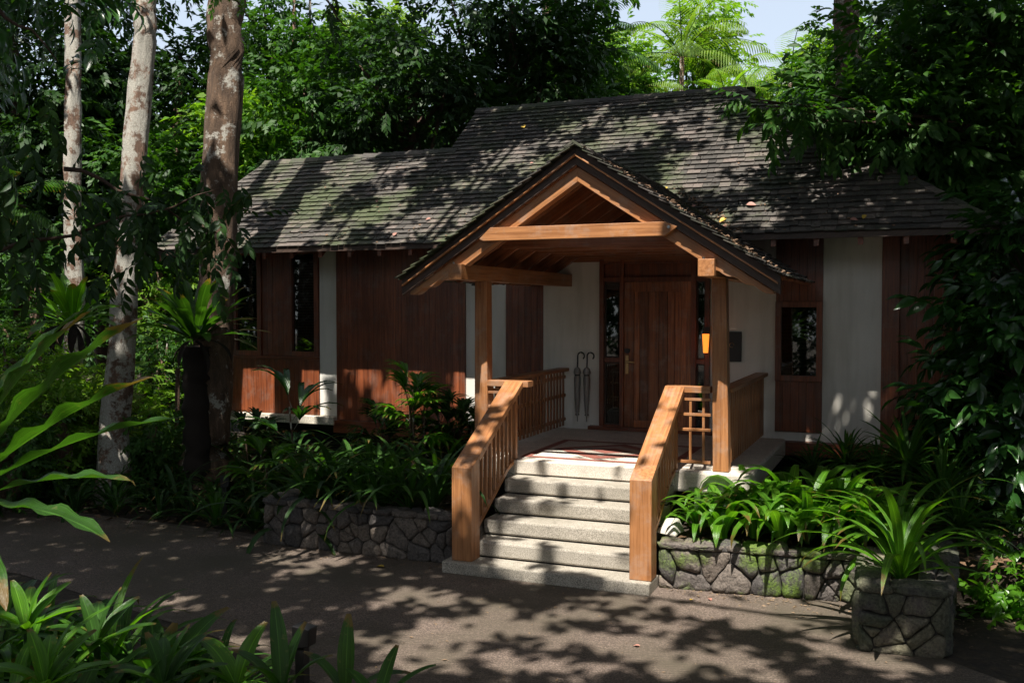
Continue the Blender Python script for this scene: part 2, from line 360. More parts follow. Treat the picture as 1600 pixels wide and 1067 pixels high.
# ================================================================== ground
g = MB(); g.add([(-90, -60, 0), (90, -60, 0), (90, 110, 0), (-90, 110, 0)], [(0, 1, 2, 3)])
struct(g.build('ground', 'soil'))
d = MB(); dp = [(-30, 9.15), (-11.1, 9.25), (-7.3, 9.12), (-6.6, 9.02), (-2.2, 9.02), (-.3, 9.22), (-.3, 8.0), (.25, 7.95), (.9, 7.4), (4.5, 5.8), (9, 3), (9, -6), (-2.0, -6), (-2.2, 3.2), (-3.2, 5.4), (-4.6, 6.1), (-6.2, 6.5), (-8.2, 7.0), (-12, 6.8), (-30, 6.5)]
d.add([(x, y, .006) for x, y in dp], [tuple(range(len(dp)))][::-1])
struct(d.build('driveway', 'drive'))
k = MB(); ke = [(-30, 9.15), (-11.1, 9.25), (-7.3, 9.12), (-6.75, 9.03)]
for a, b in zip(ke, ke[1:]): k.hexa([(a[0], a[1], 0), (b[0], b[1], 0), (b[0], b[1]+.12, 0), (a[0], a[1]+.12, 0)], [(a[0], a[1], .03), (b[0], b[1], .03), (b[0], b[1]+.12, .03), (a[0], a[1]+.12, .03)])
struct(k.build('kerb', 'drive'))
def bed(name, poly, z):
    b = MB(); b.prism(poly, 'z', .0, z); o = b.build(name, 'soil'); struct(o); return o
bed('garden_bed', [(-6.58, 9.2), (-4.42, 9.2), (-4.42, 12.9), (-6.58, 12.9)], .43)
bed('garden_bed', [(-2.18, 9.2), (-.3, 9.4), (-.3, 8.15), (.2, 8.15), (.35, 9.5), (3.4, 10.4), (4.5, 12.9), (-2.18, 12.9)], .40)

# ================================================================== the house
YW = 13.1
HL = 'low wooden bungalow with white plaster strips, red-brown plank panels and a mossy shingle roof'
house = thing('bungalow', HL, 'house', (-5, 13.1, 0))
# --- plaster walls (one body)
m = MB()
for x0, x1, zb in ((-10.62, -10.47, .95), (-8.71, -8.37, .95), (-6.14, -5.5, .92), (-4.91, -4.05, .92), (-2.53, -1.65, .92), (-1.06, -.35, .92)):
    m.box(x0, x1, YW, YW+.2, zb, 3.9)
m.box(-1.65, -1.06, YW+.002, YW+.2, .92, 1.03)
m.box(-4.05, -2.53, YW, YW+.2, 3.34, 4.3); m.box(-10.6, .5, 17.1, 17.3, .8, 3.7); m.box(-10.8, -10.62, YW, 17.1, .8, 3.9); m.box(.5, .6, 13.2, 17.1, .8, 3.72)
m.build('wall', 'plaster', house)
m = MB(); m.box(-10.5, .5, 13.5, 17, .12, .90); m.build('foundation', 'dark', house)
def planks(x0, x1, z0, z1, y, w=.095, mat='red_z', name='plank_panel', t=.03):
    m = MB(); n = max(1, round((x1-x0)/w)); w = (x1-x0)/n
    for i in range(n):
        o = random.uniform(0, .003); m.box(x0+i*w+.001, x0+(i+1)*w-.001, y-t+o, y+.02, z0, z1)
    return m.build(name, mat, house, bev=.002)
planks(-8.37, -6.14, .90, 3.9, YW-.02)
planks(-5.5, -4.91, .90, 3.9, YW+.04)
planks(-10.47, -8.71, .95, 1.83, YW+.0)
planks(-9.82, -9.3, 1.88, 3.9, YW+.03)
planks(-1.65, -1.06, 1.04, 1.70, YW+.01); planks(-1.65, -1.06, 2.74, 3.9, YW+.01)
planks(-.14, .55, .90, 3.70, YW+.05)
for q in ((-8.39, -6.12, 12.98, 13.12, .70, .89), (-5.52, -4.55, 13.0, 13.14, .74, .89), (-1.92, .62, 12.98, 13.14, .74, .915)): m = MB(); m.box(*q); m.build('base_beam', 'red_x', house, bev=.006)
m = MB(); m.box(-.35, -.14, 13.02, 13.2, .916, 3.9); m.build('wall_post', 'red_z', house, bev=.006)
m = MB(); m.box(-10.64, -8.37, 12.95, 13.3, .82, .945); m.build('sill', 'sill', house, bev=.008)
m = MB(); m.box(-10.47, -8.71, 13.03, 13.14, 1.831, 1.878); m.build('rail', 'red_x', house, bev=.004)
# --- windows
def window(x0, x1, z0, z1, y, fw=.045, blinds=True, mid=None, fy=.05, name='window'):
    f = MB(); f.box(x0, x0+fw, y-fy, y+.05, z0, z1); f.box(x1-fw, x1, y-fy, y+.05, z0, z1)
    f.box(x0+fw, x1-fw, y-fy+.002, y+.05, z0, z0+fw); f.box(x0+fw, x1-fw, y-fy+.002, y+.05, z1-fw, z1)
    if mid: f.box(x0+fw, x1-fw, y-fy+.004, y+.05, mid-fw/2, mid+fw/2)
    fo = f.build(name, 'red_z', house, bev=.004)
    gl = MB(); gl.box(x0+fw, x1-fw, y, y+.006, z0+fw, z1-fw); gl.build('glass_pane', 'glass', fo)
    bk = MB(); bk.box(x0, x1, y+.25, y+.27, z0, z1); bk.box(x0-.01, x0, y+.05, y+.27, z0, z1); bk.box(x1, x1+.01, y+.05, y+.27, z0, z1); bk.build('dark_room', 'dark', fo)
    if blinds:
        b = MB(); z = z0+fw+.02
        while z < z1-fw:
            b.hexa([(x0+fw, y+.05, z), (x1-fw, y+.05, z), (x1-fw, y+.085, z+.02), (x0+fw, y+.085, z+.02)], [(x0+fw, y+.05, z+.004), (x1-fw, y+.05, z+.004), (x1-fw, y+.085, z+.024), (x0+fw, y+.085, z+.024)]); z += .045
        b.build('blind', 'blind', fo)
    return fo
window(-10.40, -9.82, 1.88, 3.6, YW+.02, .08); window(-9.3, -8.72, 1.88, 3.6, YW+.02, .08)
m = MB(); m.box(-10.47, -10.40, 13.04, 13.2, 1.88, 3.9); m.build('mullion', 'red_z', house, bev=.004)
window(-1.65, -1.06, 1.701, 2.739, YW-.01, .075, True)
# --- door set
m = MB()
m.box(-4.05, -3.985, 13.03, 13.2, .95, 3.34); m.box(-3.755, -3.70, 13.035, 13.2, .95, 3.34); m.box(-2.76, -2.69, 13.035, 13.2, .95, 3.34); m.box(-2.57, -2.51, 13.03, 13.2, .95, 3.34)
m.box(-3.985, -2.57, 13.045, 13.2, 3.27, 3.338); m.box(-3.985, -2.57, 13.04, 13.2, 3.02, 3.085)
for x0, x1 in ((-3.985, -3.755), (-2.69, -2.57)): m.box(x0, x1, 13.05, 13.2, .95, 1.02); m.box(x0, x1, 13.05, 13.2, 1.90, 1.96)
m.box(-3.985, -3.755, 13.09, 13.18, 3.085, 3.27); m.box(-3.70, -2.76, 13.09, 13.18, 3.085, 3.27); m.box(-2.69, -2.57, 13.09, 13.18, 3.085, 3.27)
m.build('door_frame', 'red_z', house, bev=.005)
for x0, x1 in ((-3.985, -3.755), (-2.69, -2.57)):
    for z0, z1 in ((1.02, 1.90), (1.96, 3.02)):
        gl = MB(); gl.box(x0, x1, 13.10, 13.106, z0, z1); go = gl.build('side_window', 'glass', house)
        fr = MB(); [fr.box(a, b, 13.085, 13.1, z0, z1) for a, b in ((x0, x0+.02), (x1-.02, x1))]; fr.box(x0+.02, x1-.02, 13.086, 13.1, z0, z0+.02); fr.box(x0+.02, x1-.02, 13.086, 13.1, z1-.02, z1); fr.build('window_frame', 'barge', go)
        if x0 < -3.5 and z0 < 1.5:
            t = MB(); [t.box(x0+.06, x1-.04, 13.16, 13.175, z, z+.012) for z in (1.2, 1.4, 1.6, 1.75)]; t.box(x0+.09, x0+.1, 13.16, 13.17, 1.05, 1.8); t.build('inner_rack', 'steel', go)
        if x0 > -3:
            b = MB(); z = z0
            while z < z1-.03: b.box(x0, x1, 13.15, 13.18, z, z+.008); z += .035
            b.build('blind', 'blind', go)
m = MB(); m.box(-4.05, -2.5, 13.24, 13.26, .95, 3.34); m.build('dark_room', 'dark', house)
door = None
m = MB(); xs = [-3.698, -3.56, -3.48, -3.36, -3.21, -3.09, -2.99, -2.90, -2.762]
m.box(xs[0], xs[1], 13.07, 13.12, .962, 3.018); m.box(xs[-2], xs[-1], 13.07, 13.12, .962, 3.018)
m.box(xs[1], xs[-2], 13.073, 13.12, .962, 1.10); m.box(xs[1], xs[-2], 13.073, 13.12, 2.88, 3.018)
for a, b in zip(xs[1:-2], xs[2:-1]): m.box(a+.002, b-.002, 13.085, 13.12, 1.10, 2.88)
door = m.build('door', 'door', house, bev=.004)
m = MB(); m.box(-3.675, -3.63, 13.055, 13.07, 1.74, 2.0)
m.tube([(-3.65, 13.07, 1.91), (-3.65, 13.0, 1.91)], .014, 10); m.tube([(-3.65, 13.0, 1.91), (-3.60, 12.995, 1.912), (-3.53, 13.0, 1.905)], [.015, .013, .012], 10)
m.build('door_handle', 'brass', door, smooth=False, bev=.003)
m = MB(); m.tube([(-3.65, 13.07, 2.06), (-3.65, 13.045, 2.06)], .035, 14); m.box(-3.69, -3.61, 13.05, 13.07, 2.05, 2.09); m.build('door_lock', 'black', door, bev=.003)
m = MB(); m.box(-4.2, -2.45, 12.98, 13.1, .951, 1.0); m.build('threshold', 'red_x', house, bev=.006)
# --- roof
TM = math.tan(R(38)); YE, ZE = 12.1, 3.56; CM = math.cos(R(38)); SM = math.sin(R(38))
def roofz(y): return ZE+(y-YE)*TM
def shingles(mb, O, U, Vv, Nn, length, urange, exposure=.125, thick=.012, r=random, skip=None):
    """courses of separate shingles; u along the eave, v up the slope"""
    k = 0; v = 0.
    while v < length:
        u0, u1 = urange(v+exposure*.5); u = u0-r.uniform(0, .1)
        while u < u1:
            wd = r.choice((.09, .11, .13, .15, .19)); a, b = max(u, u0), min(u+wd-.005, u1)
            if b-a > .02 and not (skip and skip((a+b)/2, v)):
                v0 = v-r.uniform(0, .022)-(.04 if r.random() < .015 else 0); v1 = min(v+exposure*1.25, length+.02); h = thick*r.uniform(.8, 1.5); lift = .009+r.uniform(0, .006)
                pt = lambda uu, vv, hh: O+U*uu+Vv*vv+Nn*hh
                mb.hexa([pt(a, v0, lift), pt(b, v0, lift), pt(b, v1, -.012), pt(a, v1, -.012)],
                        [pt(a, v0, lift+h), pt(b, v0, lift+h), pt(b, v1, -.004), pt(a, v1, -.004)])
            u += wd
        v += exposure; k += 1
XM0, XM1, XRL, XRR, YR, YR2 = -6.93, .95, -6.93, -2.5, 15.27, 14.2
Lm = (YR-YE)/CM; Ll = (YR2-YE)/CM
UX = Vector((1, 0, 0)); VS = Vector((0, CM, SM)); NS = Vector((0, -SM, CM))
rm = MB(); O = Vector((0, YE, ZE))
# main front slope: straight left verge, hipped right end
inporch = lambda u, v: ZE+(v+.2)*SM < 4.31-.03-.655*abs(u+3.19)   # the porch gable opens through the main slope
shingles(rm, O, UX, VS, NS, Lm, lambda v: (XM0, XM1-(XM1-XRR)*min(1, v/Lm)), skip=inporch)
# back slope
shingles(rm, Vector((0, 2*YR-YE, ZE)), UX, Vector((0, -CM, SM)), Vector((0, SM, CM)), Lm, lambda v: (XM0, XM1-(XM1-XRR)*min(1, v/Lm)), exposure=.5)
main_roof = rm.build('main_roof', 'shingle', house)
hz = MB(); ZR = roofz(YR)
A, B, C_ = Vector((XM1, YE, ZE)), Vector((XM1, 2*YR-YE, ZE)), Vector((XRR, YR, ZR))
hz.add([A, B, C_, A-Vector((0, 0, .05)), B-Vector((0, 0, .05)), C_-Vector((0, 0, .05))], [(0, 1, 2), (5, 4, 3), (0, 3, 4, 1), (1, 4, 5, 2), (2, 5, 3, 0)])
hz.build('hip_end', 'shingle', main_roof)
rl = MB(); XL0, XL1 = -11.38, -10.55
shingles(rl, O, UX, VS, NS, Ll, lambda v: (XL0+(XL1-XL0)*min(1, v/Ll), XM0-.005))
shingles(rl, Vector((0, 2*YR2-YE, ZE)), UX, Vector((0, -CM, SM)), Vector((0, SM, CM)), Ll, lambda v: (XL0+(XL1-XL0)*min(1, v/Ll), XM0), exposure=.5)
side_roof = rl.build('side_roof', 'shingle', house)
# ridge, hip and verge caps
def caps(p, q, n1, n2, name, par, w=.13, st=.28):
    p, q = Vector(p), Vector(q); d = q-p; n = max(1, round(d.length/st)); d = d/n; m = MB()
    for i in range(n):
        a = p+d*i; b = a+d*1.12; j = random.uniform(0, .008)
        for s1 in (n1, n2):
            s1 = Vector(s1).normalized()*w; up = Vector((0, 0, .012))
            m.hexa([a, a+s1, b+s1*.96, b-up*.5][:4], [a+up*2.2+Vector((0, 0, j)), a+s1+up*2, b+s1*.96+up, b+up])
    return m.build(name, 'shingle', par)
caps((XM0-.02, YR, ZR+.02), (XRR, YR, ZR+.02), (0, -CM, -SM), (0, CM, -SM), 'ridge_cap', main_roof)
caps((XL1, YR2, roofz(YR2)+.02), (XM0+.1, YR2, roofz(YR2)+.02), (0, -CM, -SM), (0, CM, -SM), 'ridge_cap', side_roof)
caps((XM1, YE, ZE+.02), (XRR, YR, ZR+.02), (-1, .08, .05), (.25, 1, -.05), 'hip_cap', main_roof, .11)
# decks / soffit under the shingles, verge boards, gable infill
m = MB()
for x0, x0b, x1, x1b, yr in ((XM0, XM0, XM1-.02, XRR, YR), (XL0+.02, XL1, XM0-.002, XM0-.002, YR2)):
    zr = roofz(yr)
    for sgn, ye in ((1, YE+.01), (-1, 2*yr-YE-.01)):
        lo, hi = -.075, -.006
        polys = [[(x0, ye), (x1, ye), (x1b, yr), (x0b, yr)]]
        if sgn > 0 and yr == YR: polys = [[(x0, ye), (-4.30, ye), (-3.19, 13.03), (-3.19, yr), (x0b, yr)], [(-2.08, ye), (x1, ye), (x1b, yr), (-3.19, yr), (-3.19, 13.03)]]
        for pl in polys:
            zz = lambda y: ZE+(zr-ZE)*(y-ye)/(yr-ye); n_ = len(pl)
            m.add([(x, y, zz(y)+lo) for x, y in pl]+[(x, y, zz(y)+hi) for x, y in pl], [tuple(range(n_-1, -1, -1)), tuple(range(n_, 2*n_))]+[(i_, (i_+1) % n_, (i_+1) % n_+n_, i_+n_) for i_ in range(n_)])
m.build('roof_deck', 'barge', house)
m = MB(); m.add([(XM0+.03, YE+.4, roofz(YE+.4)-.05), (XM0+.03, YR, ZR-.05), (XM0+.03, 2*YR-YE-.4, roofz(YE+.4)-.05), (XM0+.12, YE+.4, roofz(YE+.4)-.05), (XM0+.12, YR, ZR-.05), (XM0+.12, 2*YR-YE-.4, roofz(YE+.4)-.05)], [(0, 1, 2), (5, 4, 3), (0, 3, 4, 1), (1, 4, 5, 2), (2, 5, 3, 0)]); m.build('gable_panel', 'red_z', house)
m = MB(); m.box(-10.6, -.2, 13.12, 13.25, 3.9, 4.25); m.build('top_plate', 'red_x', house)
for i in range(24):
    x = -11.1+i*.5
    if -4.5 < x < -1.95: continue
    ye = min(13.1, YE+(XM1-x)*.92-.12); ze = roofz(ye)
    m = MB(); m.hexa([(x, YE+.06, ZE-.16), (x+.06, YE+.06, ZE-.16), (x+.06, ye, ze-.2), (x, ye, ze-.2)], [(x, YE+.06, ZE-.078+.047), (x+.06, YE+.06, ZE-.078+.047), (x+.06, ye, ze-.08), (x, ye, ze-.08)]); m.build('rafter_tail', 'red_y', house)


# ================================================================== entrance porch
porch = thing('entrance_porch', 'gabled timber porch roof on two posts over the landing before the front door', 'porch', (-3.2, 10.1, 0))
AX, AZ, SL = -3.19, 4.31, .655
XLt, XRt = -5.24, -1.12
YF = 9.35
def pz(x): return AZ-SL*abs(x-AX)
cs = 1/math.sqrt(1+SL*SL)
pr = MB()
for sgn, xt in ((-1, XLt), (1, XRt)):
    Lr = abs(xt-AX)/cs; O2 = Vector((xt, 0, pz(xt))); Vv = Vector((-sgn*cs, 0, SL*cs)); Nn = Vector((sgn*SL*cs, 0, cs))
    def ur(v, xt=xt, sgn=sgn): # run back until the porch roof dives under the main roof
        x = xt-sgn*v*cs; z = pz(x); return (YF, min(13.08, max(YE+.35, YE+(z-ZE)/TM+.15)))
    shingles(pr, O2, Vector((0, 1, 0)), Vv, Nn, Lr, ur, exposure=.125)
proof = pr.build('shingle_roof', 'shingle', porch)
caps((AX, YF, AZ+.015), (AX, 13.1, AZ+.015), (-cs, 0, -SL*cs), (cs, 0, -SL*cs), 'ridge_cap', proof, .11)
# moss and litter gathered on the right slope
def slope_piece(m, sgn, xa, xb, y0, y1, t0, t1):
    """slab following the slope, vertical offsets t0 (bottom) and t1 (top) below the roof surface"""
    m.hexa([(xa, y0, pz(xa)+t0), (xb, y0, pz(xb)+t0), (xb, y1, pz(xb)+t0), (xa, y1, pz(xa)+t0)] if sgn > 0 else [(xb, y0, pz(xb)+t0), (xa, y0, pz(xa)+t0), (xa, y1, pz(xa)+t0), (xb, y1, pz(xb)+t0)],
           [(xa, y0, pz(xa)+t1), (xb, y0, pz(xb)+t1), (xb, y1, pz(xb)+t1), (xa, y1, pz(xa)+t1)] if sgn > 0 else [(xb, y0, pz(xb)+t1), (xa, y0, pz(xa)+t1), (xa, y1, pz(xa)+t1), (xb, y1, pz(xb)+t1)])
for sgn, xt, mt, bm in ((-1, XLt, 'teak_rl', 'barge'), (1, XRt, 'teak_rr', 'barge2')):
    e = xt-sgn*.03
    m = MB(); slope_piece(m, sgn, AX, e, YF+.10, YF+.13, -.195, -.012); m.build('barge_board', bm, porch, bev=.003)
    m = MB(); slope_piece(m, sgn, AX, e-sgn*.02, YF+.055, YF+.099, -.108, -.088); m.build('fillet', mt, porch, bev=.003)
    # ceiling boards: strips running front to back
    m = MB(); n = 16
    for i in range(n):
        xa = AX+sgn*.01+(e-sgn*.04-AX)*i/n; xb = AX+(e-sgn*.04-AX)*(i+1)/n-sgn*.004
        slope_piece(m, sgn, xa, xb, YF+.131, 13.08, -.035, -.012)
    m.build('ceiling_board', 'warm_y', porch)
    # rake beam, with a scalloped tail
    tx = AX+sgn*1.42; poly = [(AX, pz(AX)-.205), (AX, pz(AX)-.36)]
    def tail(x_in, top, bot, x_end):
        pts = []; span = abs(x_end-x_in)
        pts.append((x_in, pz(x_in)-bot))
        for j in range(1, 17):
            t = j/16; x = x_in+(x_end-x_in)*t; th = bot-(bot-top-.045)*t; sc_ = .03*abs(math.sin(t*math.pi*3))
            pts.append((x, pz(x)-th-sc_+.02))
        pts.append((x_end, pz(x_end)-top)); return pts
    poly += tail(tx, .205, .36, xt-sgn*.10)
    m = MB(); m.prism(poly, 'y', YF+.16, YF+.30); m.build('rake_beam', mt, porch, bev=.004)
    for yy in np.arange(YF+.78, 13.0, .56):
        poly = [(AX, pz(AX)-.037), (AX, pz(AX)-.20)]+tail(tx+sgn*.1, .037, .20, xt-sgn*.10)
        m = MB(); m.prism(poly, 'y', yy, yy+.06); m.build('rafter', 'warm_rl' if sgn < 0 else 'warm_rr', porch, bev=.003)
m = MB(); m.prism([(-4.55, 3.30), (AX, pz(AX)-.05), (-1.83, 3.30)], 'y', 13.04, 13.075); m.build('gable_infill', 'warm_x', porch)
# collar beams
def collar(y0, y1, x0, x1, z0, z1, tip, mat, name):
    p = [(x0, z0+.02), (x0+tip, z1), (x1-tip, z1), (x1, (z0+z1)/2+.02), (x1-tip, z0), (x0+.05, z0)]
    m = MB(); m.prism(p, 'y', y0, y1); return m.build(name, mat, porch, bev=.005)
cb = collar(YF+.085, YF+.159, -4.27, -2.13, 3.365, 3.505, .13, 'teak_x', 'collar_beam')
for x in (-2.22,): m = MB(); m.tube([(x, YF+.086, 3.45), (x, YF+.068, 3.45)], .016, 8); m.build('bolt', 'steel', cb)
for yy in np.arange(YF+.84, 13.0, .56):
    m = MB(); m.box(-4.32, -2.06, yy, yy+.05, 3.33, 3.43); m.build('collar_tie', 'warm_x', porch, bev=.003)
# posts and long beams
for x in (-4.63, -1.93):
    m = MB(); m.box(x, x+.16, 9.42, 13.09, 2.96, 3.13); bo = m.build('eave_beam', 'teak_y', porch, bev=.006)
    dx = .03 if x > -3 else .0
    m = MB(); m.hexa([(x+dx, 10.1, .952), (x+.165+dx, 10.1, .952), (x+.165+dx, 10.26, .952), (x+dx, 10.26, .952)], [(x+.005, 10.1, 2.959), (x+.155, 10.1, 2.959), (x+.155, 10.25, 2.959), (x+.005, 10.25, 2.959)]); m.build('post', 'teak_z', porch, bev=.008)
    m = MB(); m.tube([(x+.05, 9.46, 3.13), (x+.05, 9.46, 3.15)], .012, 8); m.build('bolt', 'steel', bo)
m = MB(); m.box(AX-.05, AX+.05, YF+.28, 13.05, pz(AX)-.22, pz(AX)-.04); m.build('ridge_beam', 'red_y', porch, bev=.004)
# landing slab
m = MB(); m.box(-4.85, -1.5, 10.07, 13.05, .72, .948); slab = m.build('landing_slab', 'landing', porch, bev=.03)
m = MB(); m.box(-4.6, -1.8, 10.4, 13.0, .0, .718); m.build('under_slab_shade', 'dark', porch)  # near-black box, shade of the recess under the slab put into its colour
# inlaid diamond pattern
m = MB(); zt = .9525
cx, cy2 = -3.3, 11.05
def quad(mm, pts, z=zt): mm.add([(x, y, z) for x, y in pts], [(0, 1, 2, 3)])
def dia(mm, x, y, a, b, z): quad(mm, [(x-a, y), (x, y-b), (x+a, y), (x, y+b)], z)
for x0, x1, y0, y1 in ((-4.15, -2.35, 10.30, 10.40), (-4.15, -2.35, 11.75, 11.85), (-4.15, -4.05, 10.40, 11.75), (-2.45, -2.35, 10.40, 11.75)): quad(m, [(x0, y0), (x1, y0), (x1, y1), (x0, y1)])
dia(m, cx, cy2+.03, .72, .64, zt)
m.build('tile_inlay', 'terracotta', slab)
m = MB(); dia(m, cx, cy2+.03, .50, .42, zt+.003); m.build('pale_inlay', 'mat_pale', slab)
m = MB(); dia(m, cx, cy2+.03, .28, .22, zt+.006); m.build('tile_inlay', 'terracotta', slab)

# ================================================================== staircase
stair = thing('staircase', 'straight flight of pebble-washed concrete steps leading up to the porch landing', 'stairs', (-3.3, 8.7, 0))
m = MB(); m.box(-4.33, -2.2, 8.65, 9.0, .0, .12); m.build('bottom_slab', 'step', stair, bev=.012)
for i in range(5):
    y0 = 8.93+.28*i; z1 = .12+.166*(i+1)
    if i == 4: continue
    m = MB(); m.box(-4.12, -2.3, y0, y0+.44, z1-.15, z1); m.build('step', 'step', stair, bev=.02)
    m = MB(); m.box(-4.11, -2.31, y0+.03, y0+.4, z1-.17, z1-.149); m.build('shadow_strip', 'dark', stair)  # near-black strip paints the thin shadow line under each step
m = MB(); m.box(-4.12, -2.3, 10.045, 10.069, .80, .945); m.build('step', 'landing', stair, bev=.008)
m = MB(); m.box(-4.1, -2.32, 10.06, 10.4, .1, .79); m.build('shadow_strip', 'dark', stair)  # near-black fill, painted shade below the top step
# ================================================================== railings
def railing(side):
    left = side < 0
    xo, xi = (-4.25, -4.03) if left else (-2.41, -2.20)
    t = thing('wooden_railing', 'left timber railing, stair handrail beside the dark stone planter and slatted side of the landing' if left else
              'right timber railing, stair handrail beside the mossy stone planter and slatted side of the landing', 'railing', ((xo+xi)/2, 8.8, 0), 'timber railings either side of the steps')
    y0, y1, z0, z1 = 8.72, 10.10, 1.06, 1.83; sl = (z1-z0)/(y1-y0); yb = 8.92
    m = MB(); m.hexa([(xo, y0, .122), (xi, y0, .122), (xi, yb, .122), (xo, yb, .122)], [(xo, y0, z0), (xi, y0, z0), (xi, yb, z0+sl*.2), (xo, yb, z0+sl*.2)]); m.build('newel_post', 'teak_z', t, bev=.006)
    th = .075; m = MB()
    m.hexa([(xo, yb+.001, z0+sl*.2-th), (xi, yb+.001, z0+sl*.2-th), (xi, y1, z1-th), (xo, y1, z1-th)], [(xo, yb+.001, z0+sl*.2), (xi, yb+.001, z0+sl*.2), (xi, y1, z1), (xo, y1, z1)]); m.build('handrail', 'teak_stair', t, bev=.006)
    xc = (xo+xi)/2; xb = xc+(.06 if left else -.06)
    # sub rail and bottom rail
    m = MB(); m.bar((xc, yb, z0+sl*.2-th-.045), (xc, y1, z1-th-.03), .05, .03); m.build('sub_rail', 'teak_stair', t, bev=.003)
    bz = lambda y: .30+sl*(y-8.92)*1.06
    m = MB(); m.bar((xc, yb, bz(yb)), (xc, 9.9, bz(9.9)), .045, .045); m.bar((xc, 9.9, bz(9.9)), (xc, 10.1, bz(9.9)+.05), .045, .045); m.build('bottom_rail', 'teak_stair', t, bev=.003)
    n = 10
    for i in range(n):
        y = yb+.06+(10.0-yb-.06)*i/(n-1); m = MB(); m.box(xc-.016, xc+.016, y-.016, y+.016, bz(y), z0+sl*(y-y0)-th-.02); m.build('baluster', 'teak_z', t, bev=.002)
    m = MB(); m.box(xc-.03, xc+.03, 10.08, 10.14, .95, 1.77); m.build('top_post', 'teak_z', t, bev=.003)
    # level return to the porch post
    px = -4.47 if left else -1.93
    a, b = (px-.08, xi+.06) if left else (xo, px-.001)
    m = MB(); m.box(a, b, 10.101, 10.27 if left else 10.24, 1.765, 1.832); m.build('level_cap', 'teak_x', t, bev=.005)
    a, b = (px, xc-.03) if left else (xc+.03, px)
    for z in (1.68, 1.52, 1.36, 1.02): m = MB(); m.box(a, b, 10.13, 10.16, z, z+.03); m.build('level_rail', 'teak_x', t, bev=.003)
    for f in (.38, .78):
        x = a+(b-a)*f; m = MB(); m.box(x-.013, x+.013, 10.135, 10.155, 1.05, 1.76); m.build('baluster', 'teak_z', t, bev=.002)
    # slatted side back to the wall
    X = -4.55 if left else -1.80
    m = MB(); m.box(X-.09, X+.07, 10.27, 13.0, 1.765, 1.81); m.build('side_cap', 'teak_y', t, bev=.005)
    m = MB()
    for z in (1.06, 1.40, 1.66): m.box(X-.018, X+.018, 10.26, 13.0, z, z+.045)
    m.build('side_rail', 'teak_y', t, bev=.003)
    y = 10.34
    while y < 12.95:
        m = MB(); m.box(X-.032 if not left else X+.019, X-.019 if not left else X+.032, y, y+.06, 1.0, 1.765)
        if not left: m = MB(); m.box(X+.019, X+.032, y, y+.06, 1.0, 1.765)
        m.build('slat', 'teak_z', t, bev=.002); y += .125
    return t
railing(-1); railing(1)

# ================================================================== small fittings
def umbrella(x, label, tilt):
    t = thing('folded_umbrella', label, 'umbrella', (x, 13.03, 1.05), 'umbrellas hanging beside the door')
    h = [(x+.055+.05*math.cos(a), 13.03, 1.98+.05*math.sin(a)) for a in np.linspace(-.9, math.pi, 12)]
    h = h[:]+[(x+.005, 13.03, 1.9), (x, 13.03, 1.80)]
    m = MB(); m.tube(h, .010, 8); m.build('handle', 'black', t, smooth=True)
    m = MB(); m.tube([(x, 13.03, 1.05+.12), (x+tilt, 13.03, 1.05)], [.006, .004], 6); m.tube([(x-.028, 13.03, 1.145), (x+.03, 13.03, 1.15)], .008, 6); m.build('tip', 'black', t)
    m = MB(); vs = []; n = 16
    prof = [(1.82, .012), (1.80, .035), (1.74, .048), (1.71, .032), (1.66, .042), (1.5, .040), (1.35, .033), (1.2, .022), (1.13, .012)]
    for z, r in prof:
        for k2 in range(n):
            a = 2*math.pi*k2/n; rr = r*(1+.28*math.cos(a*8)*(1 if k2 % 2 else .6)); vs.append((x+rr*math.cos(a+z*1.5), 13.03+rr*.8*math.sin(a+z*1.5), z))
    fs = [(i*n+j, i*n+(j+1) % n, (i+1)*n+(j+1) % n, (i+1)*n+j) for i in range(len(prof)-1) for j in range(n)]
    m.add(vs, fs); m.build('folded_cloth', 'umb', t, smooth=True)
    m = MB(); m.tube([(x, 13.03, 1.70), (x, 13.03, 1.717)], .037, 12); m.build('strap', 'black', t)
    m = MB(); m.tube([(x+.055, 13.1, 2.02), (x+.055, 13.0, 2.02), (x+.055, 12.995, 2.045)], .006, 6); m.build('hook', 'steel', t)
umbrella(-4.37, 'folded grey umbrella hung on the white wall, farther from the front door', .004)
umbrella(-4.23, 'folded grey umbrella hung on the white wall, closer to the front door', -.003)
pq = thing('wall_plaque', 'square black plaque on the white wall behind the right porch post', 'sign', (-2.2, 13.08, 2.14))
m = MB(); m.box(-2.34, -2.09, 13.07, 13.098, 1.94, 2.34); m.build('board', 'black', pq, bev=.004)
m = MB(); m.tube([(-2.215+.03*math.cos(a), 13.067, 2.16+.03*math.sin(a)) for a in np.linspace(0, 5.2, 12)], .004, 5); m.build('mark', 'brass', pq)
lp = thing('wall_lamp', 'glowing amber glass lamp on the wall just right of the front door', 'lamp', (-2.56, 13.0, 2.05))
m = MB(); m.tube([(-2.53, 12.9, 2.06), (-2.53, 12.9, 2.31)], [.032, .048], 14, False); m.build('lamp_shade', 'glow', lp, smooth=True)
m = MB(); m.box(-2.55, -2.52, 12.9, 13.03, 2.31, 2.33); m.box(-2.57, -2.5, 13.01, 13.03, 2.25, 2.4); m.build('bracket', 'black', lp, bev=.003)

